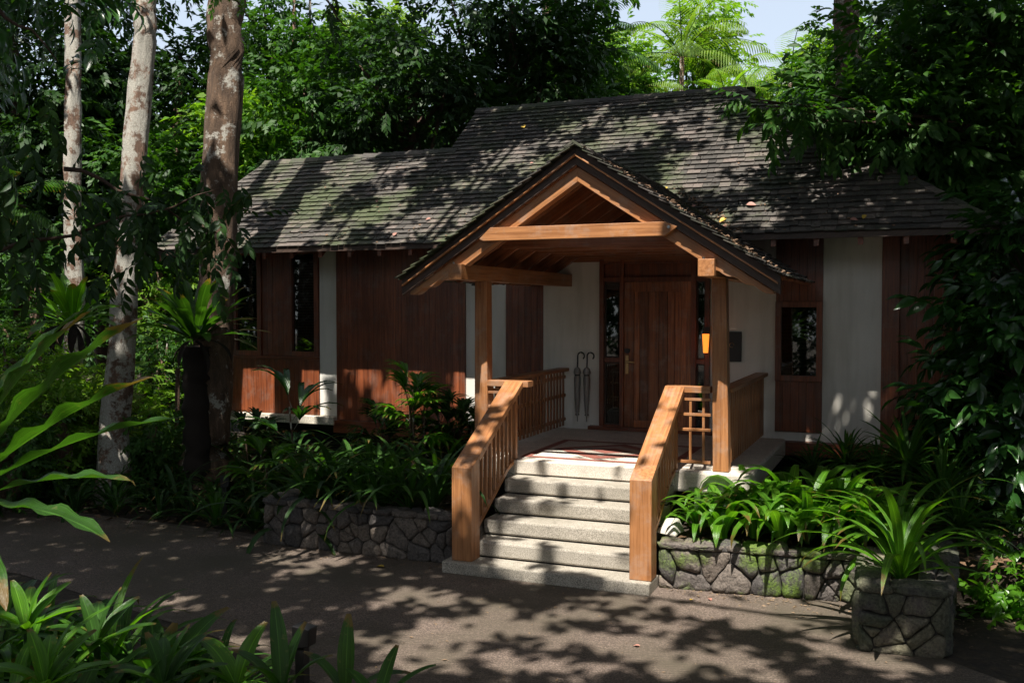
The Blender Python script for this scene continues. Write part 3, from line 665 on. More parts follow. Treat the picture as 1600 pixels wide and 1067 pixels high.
# ================================================================== dry-stone planters
def clip(poly, nx, ny, c):
    out = []
    for i in range(len(poly)):
        a, b = poly[i], poly[(i+1) % len(poly)]; da = a[0]*nx+a[1]*ny-c; db = b[0]*nx+b[1]*ny-c
        if da <= 0: out.append(a)
        if (da < 0 < db) or (db < 0 < da): t = da/(da-db); out.append((a[0]+(b[0]-a[0])*t, a[1]+(b[1]-a[1])*t))
    return out
def stones(mb, O, U, Vv, Nn, W, Hh, size, r, wob=.0):
    """irregular stones packed on a rectangle O + u U + v V, bulging along N"""
    nx, ny = max(1, round(W/size)), max(1, round(Hh/(size*.85))); pts = []
    for j in range(ny):
        for i in range(nx):
            if r.random() < .22 and nx > 3: continue
            pts.append(((i+.5+(.25 if j % 2 else -.25)+r.uniform(-.42, .42))*W/nx, (j+.5+r.uniform(-.34, .34))*Hh/ny))
    for i in range(len(pts)//3): pts.append((r.uniform(0, W), r.uniform(0, Hh)))
    for i, p in enumerate(pts):
        poly = [(0, 0), (W, 0), (W, Hh), (0, Hh)]
        for j, q in enumerate(pts):
            if i == j or abs(p[0]-q[0])+abs(p[1]-q[1]) > size*5: continue
            dx, dy = q[0]-p[0], q[1]-p[1]; l = math.hypot(dx, dy)
            if l < 1e-6: continue
            dx /= l; dy /= l; poly = clip(poly, dx, dy, (p[0]+q[0])/2*dx+(p[1]+q[1])/2*dy-.004)
            if len(poly) < 3: break
        if len(poly) < 3: continue
        gap = r.uniform(-.008, .003)
        for _ in range(1): poly = [((a[0]*(1-f)+b[0]*f), (a[1]*(1-f)+b[1]*f)) for a, b in zip(poly, poly[1:]+poly[:1]) for f in (.14, .86)]
        dense = []
        for k2 in range(len(poly)):
            a, b = poly[k2], poly[(k2+1) % len(poly)]; n = max(1, int(math.hypot(b[0]-a[0], b[1]-a[1])/.04))
            dense += [(a[0]+(b[0]-a[0])*t/n, a[1]+(b[1]-a[1])*t/n) for t in range(n)]
        cxx = sum(q[0] for q in dense)/len(dense); cyy = sum(q[1] for q in dense)/len(dense); n = len(dense)
        ar = math.sqrt(max(1e-4, sum(abs(math.hypot(q[0]-cxx, q[1]-cyy)) for q in dense)/n))
        out = r.uniform(.015, .055); tx, ty = r.uniform(-.09, .09), r.uniform(-.12, .12); vs = []
        ph1, ph2 = r.uniform(0, 6), r.uniform(0, 6); jit = [r.uniform(-.008, .008)-.012*math.sin(3*2*math.pi*k4/len(dense)+ph1)-.01*math.sin(7*2*math.pi*k4/len(dense)+ph2)-gap for k4 in range(len(dense))]
        for sc_, h in ((1, -.5), (1.0, .0), (.95, .42), (.84, .78), (.5, 1.0)):
            for q, jj in zip(dense, jit):
                x = cxx+(q[0]-cxx)*(sc_+jj*2); y = cyy+(q[1]-cyy)*(sc_+jj*2)
                hh = h*out+(x-cxx)*tx*(h > .5)+(y-cyy)*ty*(h > .5)+(r.uniform(-.011, .011) if h > .3 else 0)
                vs.append(O+U*x+Vv*y+Nn*hh)
        vs.append(O+U*cxx+Vv*cyy+Nn*(out*1.03)); fs = []
        for k2 in range(4):
            for a in range(n): fs.append((k2*n+a, k2*n+(a+1) % n, (k2+1)*n+(a+1) % n, (k2+1)*n+a))
        for a in range(n): fs.append((4*n+a, 4*n+(a+1) % n, 5*n))
        mb.add(vs, fs)
def planter(name, label, pts, hgt, size, seed, th=.22):
    r = random.Random(seed); t = thing(name, label, 'stone wall', (pts[0][0], pts[0][1], 0), None)
    core = MB(); st = MB(); cap = MB()
    for (x0, y0), (x1, y1) in zip(pts, pts[1:]):
        a, b = Vector((x0, y0, 0)), Vector((x1, y1, 0)); U = (b-a); W = U.length; U = U/W; Nn = Vector((U.y, -U.x, 0)); Z = Vector((0, 0, 1))
        q = [a-Nn*.012+U*.012, b-Nn*.012-U*.012, b-Nn*th-U*.012, a-Nn*th+U*.012]; core.hexa(q, [v+Z*(hgt-.05) for v in q])
        stones(st, a, U, Z, Nn, W, hgt-.06, size, r)
        stones(cap, a+Z*(hgt-.03)+Nn*.02, U, -Nn, Z, W, th+.02, .26, r)
        stones(cap, a+Z*(hgt-.062)+Nn*.015, U, Z, Nn, W, .06, .3, r)
    core.build('mortar_core', 'mortar', t); st.build('stone_face', 'rock', t, smooth=True); cap.build('coping', 'rock', t, smooth=True)
    return t
planter('stone_planter_wall', 'long low dark stone planter wall left of the steps, in shade', [(-6.72, 9.6), (-6.7, 8.97), (-4.36, 8.97)], .52, .19, 3)
planter('stone_planter_wall', 'low stone planter wall patched with bright moss right of the steps, sunlit', [(-2.19, 8.97), (-.34, 9.18)], .45, .2, 11)
planter('stone_pillar', 'square dark stone pillar planter at the driveway edge holding a large lily', [(-.36, 9.2), (-.35, 7.91), (.27, 7.95), (.36, 9.6)], .53, .2, 8)
m = MB(); m.hexa([(-2.42+.12, 9.28, .45), (-2.08, 9.2, .44), (-2.05, 9.5, .44), (-2.3, 9.55, .45)], [(-2.25, 9.32, .50), (-2.12, 9.26, .54), (-2.1, 9.46, .58), (-2.24, 9.5, .57)])
tag(m.build('pale_rock', 'white_stone', bev=.02), 'pale angular rock lying on the planter beside the right newel', 'rock')

def bollard(x, y, z, h, s, label):
    t = thing('path_light', label, 'path light', (x, y, z), None)
    m = MB(); m.box(x-.04*s, x+.04*s, y-.04*s, y+.04*s, z, z+h-.1*s); m.build('post', 'black', t, bev=.004)
    m = MB(); m.hexa([(x-.055*s, y-.055*s, z+h-.18*s), (x+.09*s, y-.055*s, z+h-.15*s), (x+.09*s, y+.055*s, z+h-.15*s), (x-.055*s, y+.055*s, z+h-.18*s)], [(x-.055*s, y-.06*s, z+h), (x+.10*s, y-.06*s, z+h-.01), (x+.10*s, y+.06*s, z+h-.01), (x-.055*s, y+.06*s, z+h)]); m.build('lamp_head', 'black', t, bev=.006)
p = P(472, 975, d=5.9); bollard(p.x, p.y, 0, p.z, .8, 'black path light standing among broad leaves at the near edge of the drive')
p = P(353, 742, y=9.75); bollard(p.x, p.y, 0, p.z, .9, 'black path light in the shaded border at the foot of the fern-bearing tree')
#PLANTS
# ================================================================== strap-leaved and leafy plants
protos = {}
def rosette(key, n, Ln, W, el0, el1, droop, mat, seg=8, prof='lily', fold=.3, wave=0, seed=1, base_r=.03, stem=0):
    """one strap-leaved plant made as a single mesh"""
    r = random.Random(seed); m = MB()
    if stem: m.tube([(0, 0, 0), (.02, .01, stem*.5), (0, 0, stem)], [.035, .03, .03], 7, False)
    for i in range(n):
        f = i/(n-1) if n > 1 else 0; az = i*2.399+r.uniform(-.35, .35)
        el = el0+(el1-el0)*f+r.uniform(-.12, .12); L_ = Ln*r.uniform(.75, 1.1)*(1-.2*(f < .15))
        b = (base_r*math.cos(az), base_r*math.sin(az), stem+.01+r.uniform(0, .05)*(1 if stem == 0 else 1.5))
        strap(m, b, az, el, L_, W*r.uniform(.8, 1.15), droop*r.uniform(.7, 1.3), seg, fold, wave, prof, r.uniform(0, 6))
    o = m.build(key, mat, smooth=True); protos[key] = [o, False]; return o
def place(key, name, loc, s, label, cat, group=None, rz=None, mat=None):
    o, used = protos[key]
    c = o if not used else copy_tree(o)
    protos[key][1] = True
    c.name = name; c.location = loc; c.rotation_euler = (random.uniform(-.05, .05), random.uniform(-.05, .05), random.uniform(0, 6.28) if rz is None else rz)
    c.scale = (s, s, s) if not hasattr(s, '__len__') else s
    if mat: c.data = c.data.copy() if not c.get('own') else c.data; c.data.materials[0] = M[mat]
    for kk in ('group', 'own'):
        if kk in c: del c[kk]
    return tag(c, label, cat, group)
for i in range(4): rosette('lily%d' % i, 16, .62, .085, 1.52, .85, 2.3, 'leaf_lily', 9, seed=20+i, fold=.22)
for i in range(3): rosette('crinum%d' % i, 28, .98, .07, 1.52, .5, 1.6, 'leaf_lily', 10, seed=40+i)
for i in range(3): rosette('shade%d' % i, 18, .75, .05, 1.5, .5, 1.9, 'leaf_dark', 8, seed=50+i)
for i in range(3): rosette('screw%d' % i, 52, .82, .052, 1.5, -.15, .9, 'leaf_mid', 7, seed=60+i, fold=.5, stem=.25)
for i in range(2): rosette('broad%d' % i, 12, .62, .13, 1.45, .5, 1.0, 'leaf_big', 9, prof='oval', seed=70+i, fold=.25, wave=.05)
# --- sunlit row in the right planter
row = [(1092, 9.45, .78, 'first'), (1130, 9.35, .92, 'second'), (1178, 9.4, .95, 'third'), (1222, 9.3, 1.0, 'fourth'), (1262, 9.45, 1.05, 'fifth'), (1300, 9.4, 1.0, 'sixth')]
for i, (u, y, s, nth) in enumerate(row):
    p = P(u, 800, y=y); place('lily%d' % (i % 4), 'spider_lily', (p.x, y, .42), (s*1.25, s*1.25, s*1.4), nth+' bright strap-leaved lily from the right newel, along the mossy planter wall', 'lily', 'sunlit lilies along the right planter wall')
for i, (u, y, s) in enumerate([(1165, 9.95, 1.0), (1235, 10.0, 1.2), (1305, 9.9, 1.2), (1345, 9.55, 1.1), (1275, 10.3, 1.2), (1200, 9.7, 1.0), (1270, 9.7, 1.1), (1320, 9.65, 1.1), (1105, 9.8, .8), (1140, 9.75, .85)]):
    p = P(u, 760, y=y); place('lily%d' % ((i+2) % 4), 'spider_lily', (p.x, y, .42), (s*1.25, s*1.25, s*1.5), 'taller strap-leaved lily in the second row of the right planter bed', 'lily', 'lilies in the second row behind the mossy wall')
p = P(1408, 905, y=8.2); place('crinum0', 'crinum_lily', (p.x, 8.25, .48), 1.08, 'large fountain-shaped lily growing out of the square stone pillar planter', 'lily', rz=.5)
p = P(1400, 800, y=9.4); place('crinum1', 'crinum_lily', (p.x, 9.3, .42), 1.05, 'big arching lily right behind the stone pillar planter', 'lily', rz=2)
p = P(1350, 800, y=9.2); place('crinum2', 'crinum_lily', (p.x, 9.75, .42), .95, 'arching lily left of and behind the stone pillar planter', 'lily')
for i, (u, v, y, s, lab) in enumerate([(1325, 722, 11.6, .75, 'spiky dark rosette plant under the plank panel beside the white strip'), (1420, 722, 11.0, .95, 'largest spiky rosette plant, behind the big lily right of the white wall strip'),
        (1475, 770, 10.5, .85, 'spiky rosette plant low at the right behind the stone pillar'), (1270, 735, 11.8, .6, 'small spiky rosette plant just right of the landing slab'), (1370, 740, 11.7, .7, 'spiky rosette plant at the foot of the brown wall post'), (1500, 820, 9.9, .7, 'spiky dark rosette plant right of the stone pillar, lowest of its kind')]):
    p = P(u, v, y=y); place('screw%d' % (i % 3), 'spiky_rosette_plant', (p.x, y, max(.38, p.z-.32*s)), s, lab, 'shrub')
# --- left planter bed
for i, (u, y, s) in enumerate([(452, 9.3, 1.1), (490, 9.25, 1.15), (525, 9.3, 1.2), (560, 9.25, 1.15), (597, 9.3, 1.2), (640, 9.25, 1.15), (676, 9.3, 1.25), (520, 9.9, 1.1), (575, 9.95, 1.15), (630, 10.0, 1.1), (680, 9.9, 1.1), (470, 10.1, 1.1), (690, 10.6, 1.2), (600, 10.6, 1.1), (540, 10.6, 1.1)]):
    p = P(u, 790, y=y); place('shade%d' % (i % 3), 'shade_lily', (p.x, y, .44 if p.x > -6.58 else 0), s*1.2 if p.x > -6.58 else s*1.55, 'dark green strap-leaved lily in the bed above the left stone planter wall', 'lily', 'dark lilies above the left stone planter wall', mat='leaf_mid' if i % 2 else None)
# --- border at the far edge of the drive
k2 = 0
for i in range(46):
    y = 9.4+.55*(i % 4)+random.uniform(-.1, .15); x = -13.4+ (i//4)*.58+random.uniform(-.15, .15)
    if x > -6.9: continue
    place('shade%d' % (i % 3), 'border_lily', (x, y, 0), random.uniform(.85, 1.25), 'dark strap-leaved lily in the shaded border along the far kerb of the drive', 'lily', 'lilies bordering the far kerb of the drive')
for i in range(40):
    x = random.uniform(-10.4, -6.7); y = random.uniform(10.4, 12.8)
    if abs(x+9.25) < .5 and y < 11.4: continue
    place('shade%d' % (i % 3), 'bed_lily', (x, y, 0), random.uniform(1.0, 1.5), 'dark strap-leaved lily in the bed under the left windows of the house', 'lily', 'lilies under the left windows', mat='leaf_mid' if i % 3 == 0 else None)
# --- near left bed
for i, (u, v, d_) in enumerate([(-10, 940, 6.6), (30, 985, 6.2), (110, 965, 6.5), (185, 975, 6.4), (240, 1000, 6.1), (130, 1040, 5.7), (60, 1045, 5.6), (200, 1065, 5.5), (270, 1050, 5.8), (320, 1085, 5.5), (0, 1060, 5.3), (230, 1100, 5.2), (90, 1100, 5.0), (330, 1020, 6.1), (-60, 1000, 5.6), (170, 1110, 5.0)]):
    p = P(u, v, d=d_); kk = ('broad0', 'crinum1', 'broad1', 'shade1')[i % 4]; place(kk, 'near_bed_plant', (p.x, p.y, max(0, p.z-.45)), (1.15, .85, 1.0, 1.2)[i % 4], 'green leafy plant in the dense bed at the bottom left, before the drive', 'leafy plant', 'leafy plants of the bed at the bottom left', mat='leaf_mid' if i % 3 else None)
nb = [(40, 1010, 5.9, 1.0, 'broad0'), (100, 1060, 5.4, 1.1, 'broad1'), (160, 1000, 6.1, .95, 'crinum0'), (215, 1030, 5.9, .9, 'crinum1'), (10, 1080, 5.2, 1.1, 'crinum2'), (250, 1080, 5.5, .85, 'crinum2'), (150, 1090, 5.1, 1.0, 'broad0'), (-20, 980, 6.2, 1.0, 'crinum1'), (300, 1060, 5.7, .75, 'broad1'), (70, 960, 6.5, .9, 'crinum1')]
near_lab = ['broad-leaved plant with sunlit paddle leaves at the lower left edge of the picture', 'broad-leaved plant in the bottom left corner, among strap leaves', 'arching lily with upright sunlit blades at the near edge of the drive, lower left',
            'arching lily at the near edge of the drive, right of the upright sunlit one', 'arching lily low in the bottom left corner', 'low arching lily at the bottom edge, left of the near path light', 'broad-leaved plant at the bottom edge under the near lilies',
            'arching lily at the left edge just below the giant fern fronds', 'small broad-leaved plant at the bottom edge left of the speckled one', 'arching lily nearest the drive at the lower left']
for (u, v, d_, s, kk), lab in zip(nb, near_lab):
    p = P(u, v, d=d_); place(kk, 'near_lily' if kk[0] == 'c' else 'broad_leaf_plant', (p.x, p.y, max(0, p.z-.42)), s, lab, 'lily' if kk[0] == 'c' else 'leafy plant')
def paddle(u, v, d_, lab, leaves, mat='leaf_big'):
    p = P(u, v, d=d_); m = MB(); t = thing('paddle_leaf_plant', lab, 'leafy plant', (p.x, p.y, 0))
    zb = 0.0
    st = MB(); st.tube([(p.x, p.y, 0), (p.x+.01, p.y, max(.1, p.z))], [.03, .02], 7)
    st.build('stem', 'leaf_dark', t)
    for az, el, Ln, W, dr in leaves: strap(m, (p.x, p.y, max(.1, p.z)), az, el, Ln, W, dr, 10, .3, .04, 'oval', 1)
    m.build('leaf_blades', mat, t, smooth=True)
paddle(440, 1090, 5.3, 'upright broad blades at the bottom edge just left of the near path light', [(2.5, 1.45, .52, .10, .35), (1.2, 1.35, .42, .09, .5), (3.3, 1.0, .4, .09, .9), (.2, 1.0, .4, .09, .8), (4.6, 1.1, .38, .08, .9)])
paddle(370, 1075, 5.5, 'speckled broad leaves at the bottom edge, second plant left of the near path light', [(2.9, .9, .42, .13, .9), (1.4, 1.2, .4, .12, .7), (.3, .8, .36, .11, .9), (4.2, .8, .36, .12, .9)], 'leaf_lily')
paddle(540, 1090, 5.4, 'upright broad blades at the bottom edge just right of the near path light', [(1.8, 1.5, .46, .10, .2), (.3, .7, .42, .09, .9), (3.2, 1.0, .36, .09, .8), (5.2, .8, .3, .08, .9)])
paddle(590, 1110, 5.2, 'low broad leaves at the bottom edge, farthest right of the near bed', [(.5, .9, .4, .08, .7), (1.5, 1.2, .36, .08, .6), (2.9, .9, .3, .08, .7)], 'leaf_mid')
for u, v, d_, lab in ((40, 985, 5.9, 'sunlit paddle leaves lying low at the left edge below the giant fern'), (150, 1010, 5.8, 'paddle-leaved clump in the middle of the bottom left bed'), (255, 1075, 5.4, 'paddle-leaved clump at the bottom edge, right part of the near left bed'), (70, 1075, 5.1, 'paddle-leaved clump in the bottom left corner')):
    paddle(u, v, d_, lab, [(q_[0], q_[1], q_[2]*.82, q_[3]*.8, q_[4]) for q_ in [(.35, .55, .48, .13, .5), (1.3, .9, .46, .13, .6), (2.3, .75, .45, .12, .6), (3.4, .6, .42, .12, .8), (4.4, .8, .4, .12, .7), (5.4, .6, .42, .12, .7), (.9, 1.3, .45, .12, .4), (2.9, 1.25, .4, .11, .5)]], 'leaf_lily' if u < 100 else 'leaf_big')
# --- bird's nest ferns
def nest_fern(name, loc, n, Ln, W, lab, seed, mats='leaf_big', el0=1.45, el1=.15, droop=.9, azs=None, dead=6):
    t = thing(name, lab, 'fern', loc); r = random.Random(seed); m = MB(); x, y, z = loc
    for i in range(n):
        f = i/(n-1); az = (i*2.399+r.uniform(-.3, .3)) if azs is None else azs[i % len(azs)]+r.uniform(-.1, .1)
        strap(m, (x+.06*math.cos(az), y+.06*math.sin(az), z), az, el0+(el1-el0)*f+r.uniform(-.1, .1), Ln*r.uniform(.8, 1.1), W*r.uniform(.8, 1.1), droop*r.uniform(.6, 1.3), 16, .28, .16, 'nest', r.uniform(0, 6))
    m.build('frond', mats, t, smooth=True)
    if dead:
        m = MB()
        for i in range(dead*3):
            az = r.uniform(0, 6.28); strap(m, (x+.05*math.cos(az), y+.05*math.sin(az), z-.02), az, r.uniform(-.6, .1), Ln*r.uniform(.4, .7), W*.6, 1.6, 8, .4, .2, 'nest')
        m.build('dry_frond', 'fibre', t)
    return t
p = P(305, 530, d=13.3); nest_fern('birds_nest_fern', tuple(p), 46, .98, .15, "bird's-nest fern sprouting from the dark fibre-wrapped trunk, beside the left end of the house", 4, 'leaf_big', el0=1.4, el1=.15, droop=.7, dead=2)
fern_at = p
p = P(112, 505, d=12.2); nest_fern('birds_nest_fern', tuple(p), 24, .75, .15, "smaller bird's-nest fern perched in the undergrowth between the two leftmost trunks", 9, 'leaf_lily')
p = P(-95, 800, d=3.1)
rt_az = YAW
t = nest_fern('birds_nest_fern', tuple(p), 2, .3, .1, "giant fern with wavy-edged fronds reaching in from the left edge, close to the camera", 12, 'leaf_big', dead=0)
m = MB()
for azr, el, Ln, W, dr, sx in ((.12, .95, .9, .17, .45, 0), (.0, .72, .82, .16, .4, 1), (-.1, .55, .86, .11, .45, 2), (.3, 1.15, .8, .14, .5, 3), (-.35, .22, .7, .10, .7, 4), (-.2, .38, .7, .10, .5, 1), (-.8, .1, .7, .08, .9, 5), (.7, 1.2, .8, .1, .6, 0), (2.5, .9, .8, .1, .8, 0), (3.6, .9, .8, .1, .8, 0), (-1.5, .6, .7, .1, .9, 2)):
    strap(m, (p.x, p.y, p.z), YAW+azr, el, Ln, W, dr, 26, .3, .22, 'nest', sx)
m.build('frond', 'leaf_big', t, smooth=True)
m = MB(); m.tube([(p.x, p.y, 0), (p.x+.03, p.y-.02, 1.0), (p.x, p.y, p.z+.05)], [.16, .13, .12], 12); m.build('trunk_stump', 'bark_dark', t)
# --- fan palms (lady palm) in the left bed
def fan_palm(name, loc, stems, hgt, lab, seed, mat='leaf_gloss', Ln=.36, W=.045, per=8):
    t = thing(name, lab, 'palm', loc); r = random.Random(seed); x, y, z = loc; st = MB(); m = MB()
    for s_ in range(stems):
        a0 = r.uniform(0, 6.28); bx, by = x+r.uniform(0, .22)*math.cos(a0), y+r.uniform(0, .22)*math.sin(a0); h = hgt*r.uniform(.6, 1.05)
        st.tube([(bx, by, z), (bx+.02, by, z+h*.5), (bx+.04*math.cos(a0), by+.04*math.sin(a0), z+h)], .012, 6)
        for f_ in range(6):
            az = f_*1.9+r.uniform(-.3, .3); zz = z+h*(.5+.5*f_/5); el = .2+.22*f_; pl = .26
            q = Vector((bx+math.cos(az)*pl*math.cos(el), by+math.sin(az)*pl*math.cos(el), zz+pl*math.sin(el)*.6))
            st.tube([(bx, by, zz-.05), q], .005, 4, False)
            for k3 in range(per):
                aa = az+(k3-(per-1)/2)*2.5/per
                strap(m, q, aa, el*.7+.25-abs(k3-(per-1)/2)*.04, Ln*r.uniform(.85, 1.1), W, 1.5, 6, .35, 0, 'oval')
    m.build('fan_leaf', mat, t, smooth=True); st.build('stem', 'bark', t); return t
p = P(640, 700, y=10.9); fan_palm('lady_palm', (p.x, 10.9, .43), 6, 1.25, 'fan-leaved lady palm before the large plank panel, left of the steps', 1, 'leaf_lily')
p = P(712, 720, y=11.3); fan_palm('lady_palm', (p.x, 11.3, .43), 6, 1.1, 'fan-leaved lady palm close beside the left porch post', 2, 'leaf_mid')
p = P(590, 720, y=11.6); fan_palm('lady_palm', (p.x, 11.6, .43), 4, .7, 'low dark lady palm under the base beam of the large plank panel', 3)
p = P(478, 720, y=10.6); fan_palm('seedling_palm', (p.x, 10.6, 0), 1, 1.35, 'tall palm seedling with wide hanging segments before the white wall strip', 5, 'leaf_gloss', .6, .085, 5)
p = P(408, 730, y=10.0); fan_palm('pleated_fan_palm', (p.x, 10.0, .0), 1, .72, 'pleated fan palm at the left end of the stone planter wall', 8, 'leaf_lily', .42, .06, 14)
p = P(400, 700, y=11.4); fan_palm('lady_palm', (p.x, 11.4, .0), 3, 1.0, 'dark fan palm under the sunlit window panel at the left of the house', 18, 'leaf_dark')

# ================================================================== leafy shrubs and trees
SP_BIG = [spray(8, .5, .20, .40, tmpl_leaf(.42, .3, 4), seed=s_) for s_ in range(3)]
SP_MID = [spray(8, .42, .15, .4, tmpl_leaf(.45, .25, 2), seed=s_+5) for s_ in range(3)]
SP_FAR = [spray(9, .5, .20, .4, tmpl_diamond(.46), .9, seed=s_+9) for s_ in range(3)]
SP_NARROW = [spray(9, .55, .24, .2, tmpl_diamond(.22), .7, seed=s_+13) for s_ in range(3)]
def crown_pts(r, n, rx, ry, rz, clumps, cr, hollow=.45):
    """spray positions gathered in clumps spread through an ellipsoid"""
    d_ = r.normal(size=(clumps, 3)); d_ /= np.linalg.norm(d_, axis=1)[:, None]
    rad = (hollow+(1-hollow)*r.random(clumps)**.7)*r.uniform(.8, 1.12, clumps); c = d_*rad[:, None]*np.array([rx, ry, rz])
    cs_ = cr*r.uniform(.55, 1.3, clumps); i = r.integers(0, clumps, n)
    q = r.normal(size=(n, 3)); q /= np.linalg.norm(q, axis=1)[:, None]; q *= (r.random(n)**.45)[:, None]
    q[:, 2] *= .7
    return c[i]+q*cs_[i][:, None], q, c
def foliage(r, pts, q, T, size, mat, name, parent, loc):
    n = len(pts); az = np.arctan2(q[:, 1], q[:, 0])+r.normal(0, .6, n); el = np.clip(q[:, 2]*1.0+r.normal(-.1, .35, n), -1.2, 1.3)
    Vs, Qs, o = [], [], 0
    k = r.integers(0, len(T), n)
    for j in range(len(T)):
        s_ = k == j
        if not s_.any(): continue
        V, Q = scatter(T[j], pts[s_], az[s_], el[s_], r.normal(0, .4, s_.sum()), size*r.uniform(.75, 1.25, s_.sum())); Vs.append(V); Qs.append(Q+o); o += len(V)
    V = np.vstack(Vs)
    return npmesh(name, V, np.vstack(Qs), mat, parent)
def tree(name, lab, cat, base, top, rx, ry, rz, n, mat, bark_, T=SP_FAR, size=1., clumps=26, cr=1., seed=0, group=None, trunk_r=.16, limbs=7, cz=None, proto=None):
    """base = foot of the trunk, top = z of the crown's centre"""
    r = np.random.default_rng(seed+100); t = thing(name, lab, cat, base, group)
    c = np.array([0, 0, top-base[2]])
    pts, q, cl = crown_pts(r, n, rx, ry, rz, clumps, cr)
    foliage(r, pts+c, q, T, size, mat, 'crown', t, base)
    m = MB(); h = top-base[2]; b = Vector(base)
    m.tube([b, b+Vector((.1*trunk_r, .05, h*.35)), b+Vector((r.uniform(-.3, .3), r.uniform(-.2, .2), h*.75)), b+Vector((0, 0, h+rz*.5))], [trunk_r, trunk_r*.85, trunk_r*.6, trunk_r*.25], 9)
    for i in range(min(limbs, len(cl))):
        e = b+Vector(tuple(cl[i]+c)); s_ = b+Vector((0, 0, h*r.uniform(.45, .95))); m.tube([s_, (s_+e)/2+Vector((0, 0, .25*rz*.3)), e], [trunk_r*.4, trunk_r*.25, .015], 6, False)
    m.build('trunk', bark_, t, smooth=True); return t
def at(u, v, d_): return P(u, v, d=d_)
def bgtree(lab, u, vtop, d_, wpx, mat, seed, n=900, T=SP_FAR, vbot=None, size=1.0, name='forest_tree', cat='tree', bark_='bark_dark', deep=.8):
    top = at(u, vtop, d_).z; rx = wpx/F*d_; p = at(u, 480, d_)
    bot = at(u, vbot, d_).z if vbot else top*.35
    rz = max(.6, (top-bot)/2); dens = rx*rz
    return tree(name, lab, cat, (p.x, p.y, 0), (top+bot)/2, rx, rx*deep, rz, int(n*1.9*max(.35, min(2.4, dens/6))), mat, bark_, T, size*.72*(.8+d_/45), clumps=max(12, int(18+dens*2)), cr=.32*(rx+.9*rz)*.55+.25, seed=seed, trunk_r=.1+.012*d_*.6)
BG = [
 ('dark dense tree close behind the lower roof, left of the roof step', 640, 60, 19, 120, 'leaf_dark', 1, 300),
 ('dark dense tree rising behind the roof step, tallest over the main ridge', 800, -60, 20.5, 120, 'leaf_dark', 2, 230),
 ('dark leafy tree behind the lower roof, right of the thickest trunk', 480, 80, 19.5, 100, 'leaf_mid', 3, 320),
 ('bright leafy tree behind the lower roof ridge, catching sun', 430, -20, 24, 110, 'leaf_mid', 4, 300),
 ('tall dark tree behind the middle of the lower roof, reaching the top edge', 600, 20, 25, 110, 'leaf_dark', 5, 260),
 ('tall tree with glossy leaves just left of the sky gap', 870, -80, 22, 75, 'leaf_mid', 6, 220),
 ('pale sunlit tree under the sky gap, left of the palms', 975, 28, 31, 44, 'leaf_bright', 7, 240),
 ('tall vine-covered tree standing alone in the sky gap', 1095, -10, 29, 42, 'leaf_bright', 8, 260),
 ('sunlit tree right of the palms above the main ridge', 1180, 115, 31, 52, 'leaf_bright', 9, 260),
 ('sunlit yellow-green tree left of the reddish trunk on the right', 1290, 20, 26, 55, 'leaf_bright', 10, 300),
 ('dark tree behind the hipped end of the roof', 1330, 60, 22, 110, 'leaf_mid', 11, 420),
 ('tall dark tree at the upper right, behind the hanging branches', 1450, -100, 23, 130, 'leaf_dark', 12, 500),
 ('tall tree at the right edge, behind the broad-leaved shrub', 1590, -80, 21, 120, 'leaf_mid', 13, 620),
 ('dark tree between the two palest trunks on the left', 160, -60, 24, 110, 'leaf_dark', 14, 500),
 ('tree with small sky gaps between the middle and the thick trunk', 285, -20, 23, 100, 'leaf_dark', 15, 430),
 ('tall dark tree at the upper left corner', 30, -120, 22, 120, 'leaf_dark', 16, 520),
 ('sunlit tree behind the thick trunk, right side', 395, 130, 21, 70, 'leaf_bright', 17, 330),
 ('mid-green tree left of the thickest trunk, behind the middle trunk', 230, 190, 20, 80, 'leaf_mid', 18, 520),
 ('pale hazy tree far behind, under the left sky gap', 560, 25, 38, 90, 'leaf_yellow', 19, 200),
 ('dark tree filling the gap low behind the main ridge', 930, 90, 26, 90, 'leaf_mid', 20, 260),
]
for (lab, u, vt, d_, wp, mt, sd, vb) in BG:
    bgtree(lab, u, vt, d_, wp, mt, sd, vbot=vb, n=1000)
# undergrowth between the trunks on the left, in the sun
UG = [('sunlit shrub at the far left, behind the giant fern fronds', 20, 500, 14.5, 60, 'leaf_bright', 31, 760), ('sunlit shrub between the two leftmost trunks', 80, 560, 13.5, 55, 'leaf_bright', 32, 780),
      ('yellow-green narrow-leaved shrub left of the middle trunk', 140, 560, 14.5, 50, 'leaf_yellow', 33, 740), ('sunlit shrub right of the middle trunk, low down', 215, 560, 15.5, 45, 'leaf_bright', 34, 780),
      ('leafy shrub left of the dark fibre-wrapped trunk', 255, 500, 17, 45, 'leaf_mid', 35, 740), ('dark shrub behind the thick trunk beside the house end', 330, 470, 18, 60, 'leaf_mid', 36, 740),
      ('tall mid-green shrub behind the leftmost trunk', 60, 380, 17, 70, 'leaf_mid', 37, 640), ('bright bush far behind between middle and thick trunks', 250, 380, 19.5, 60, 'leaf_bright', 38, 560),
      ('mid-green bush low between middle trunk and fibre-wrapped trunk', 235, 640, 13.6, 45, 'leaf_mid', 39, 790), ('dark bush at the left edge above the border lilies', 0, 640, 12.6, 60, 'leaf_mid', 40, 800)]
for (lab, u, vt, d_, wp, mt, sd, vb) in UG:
    bgtree(lab, u, vt, d_, wp, mt, sd, vbot=vb, n=800, T=SP_NARROW if mt == 'leaf_yellow' else SP_MID, size=.75, name='shrub', cat='shrub', bark_='bark')
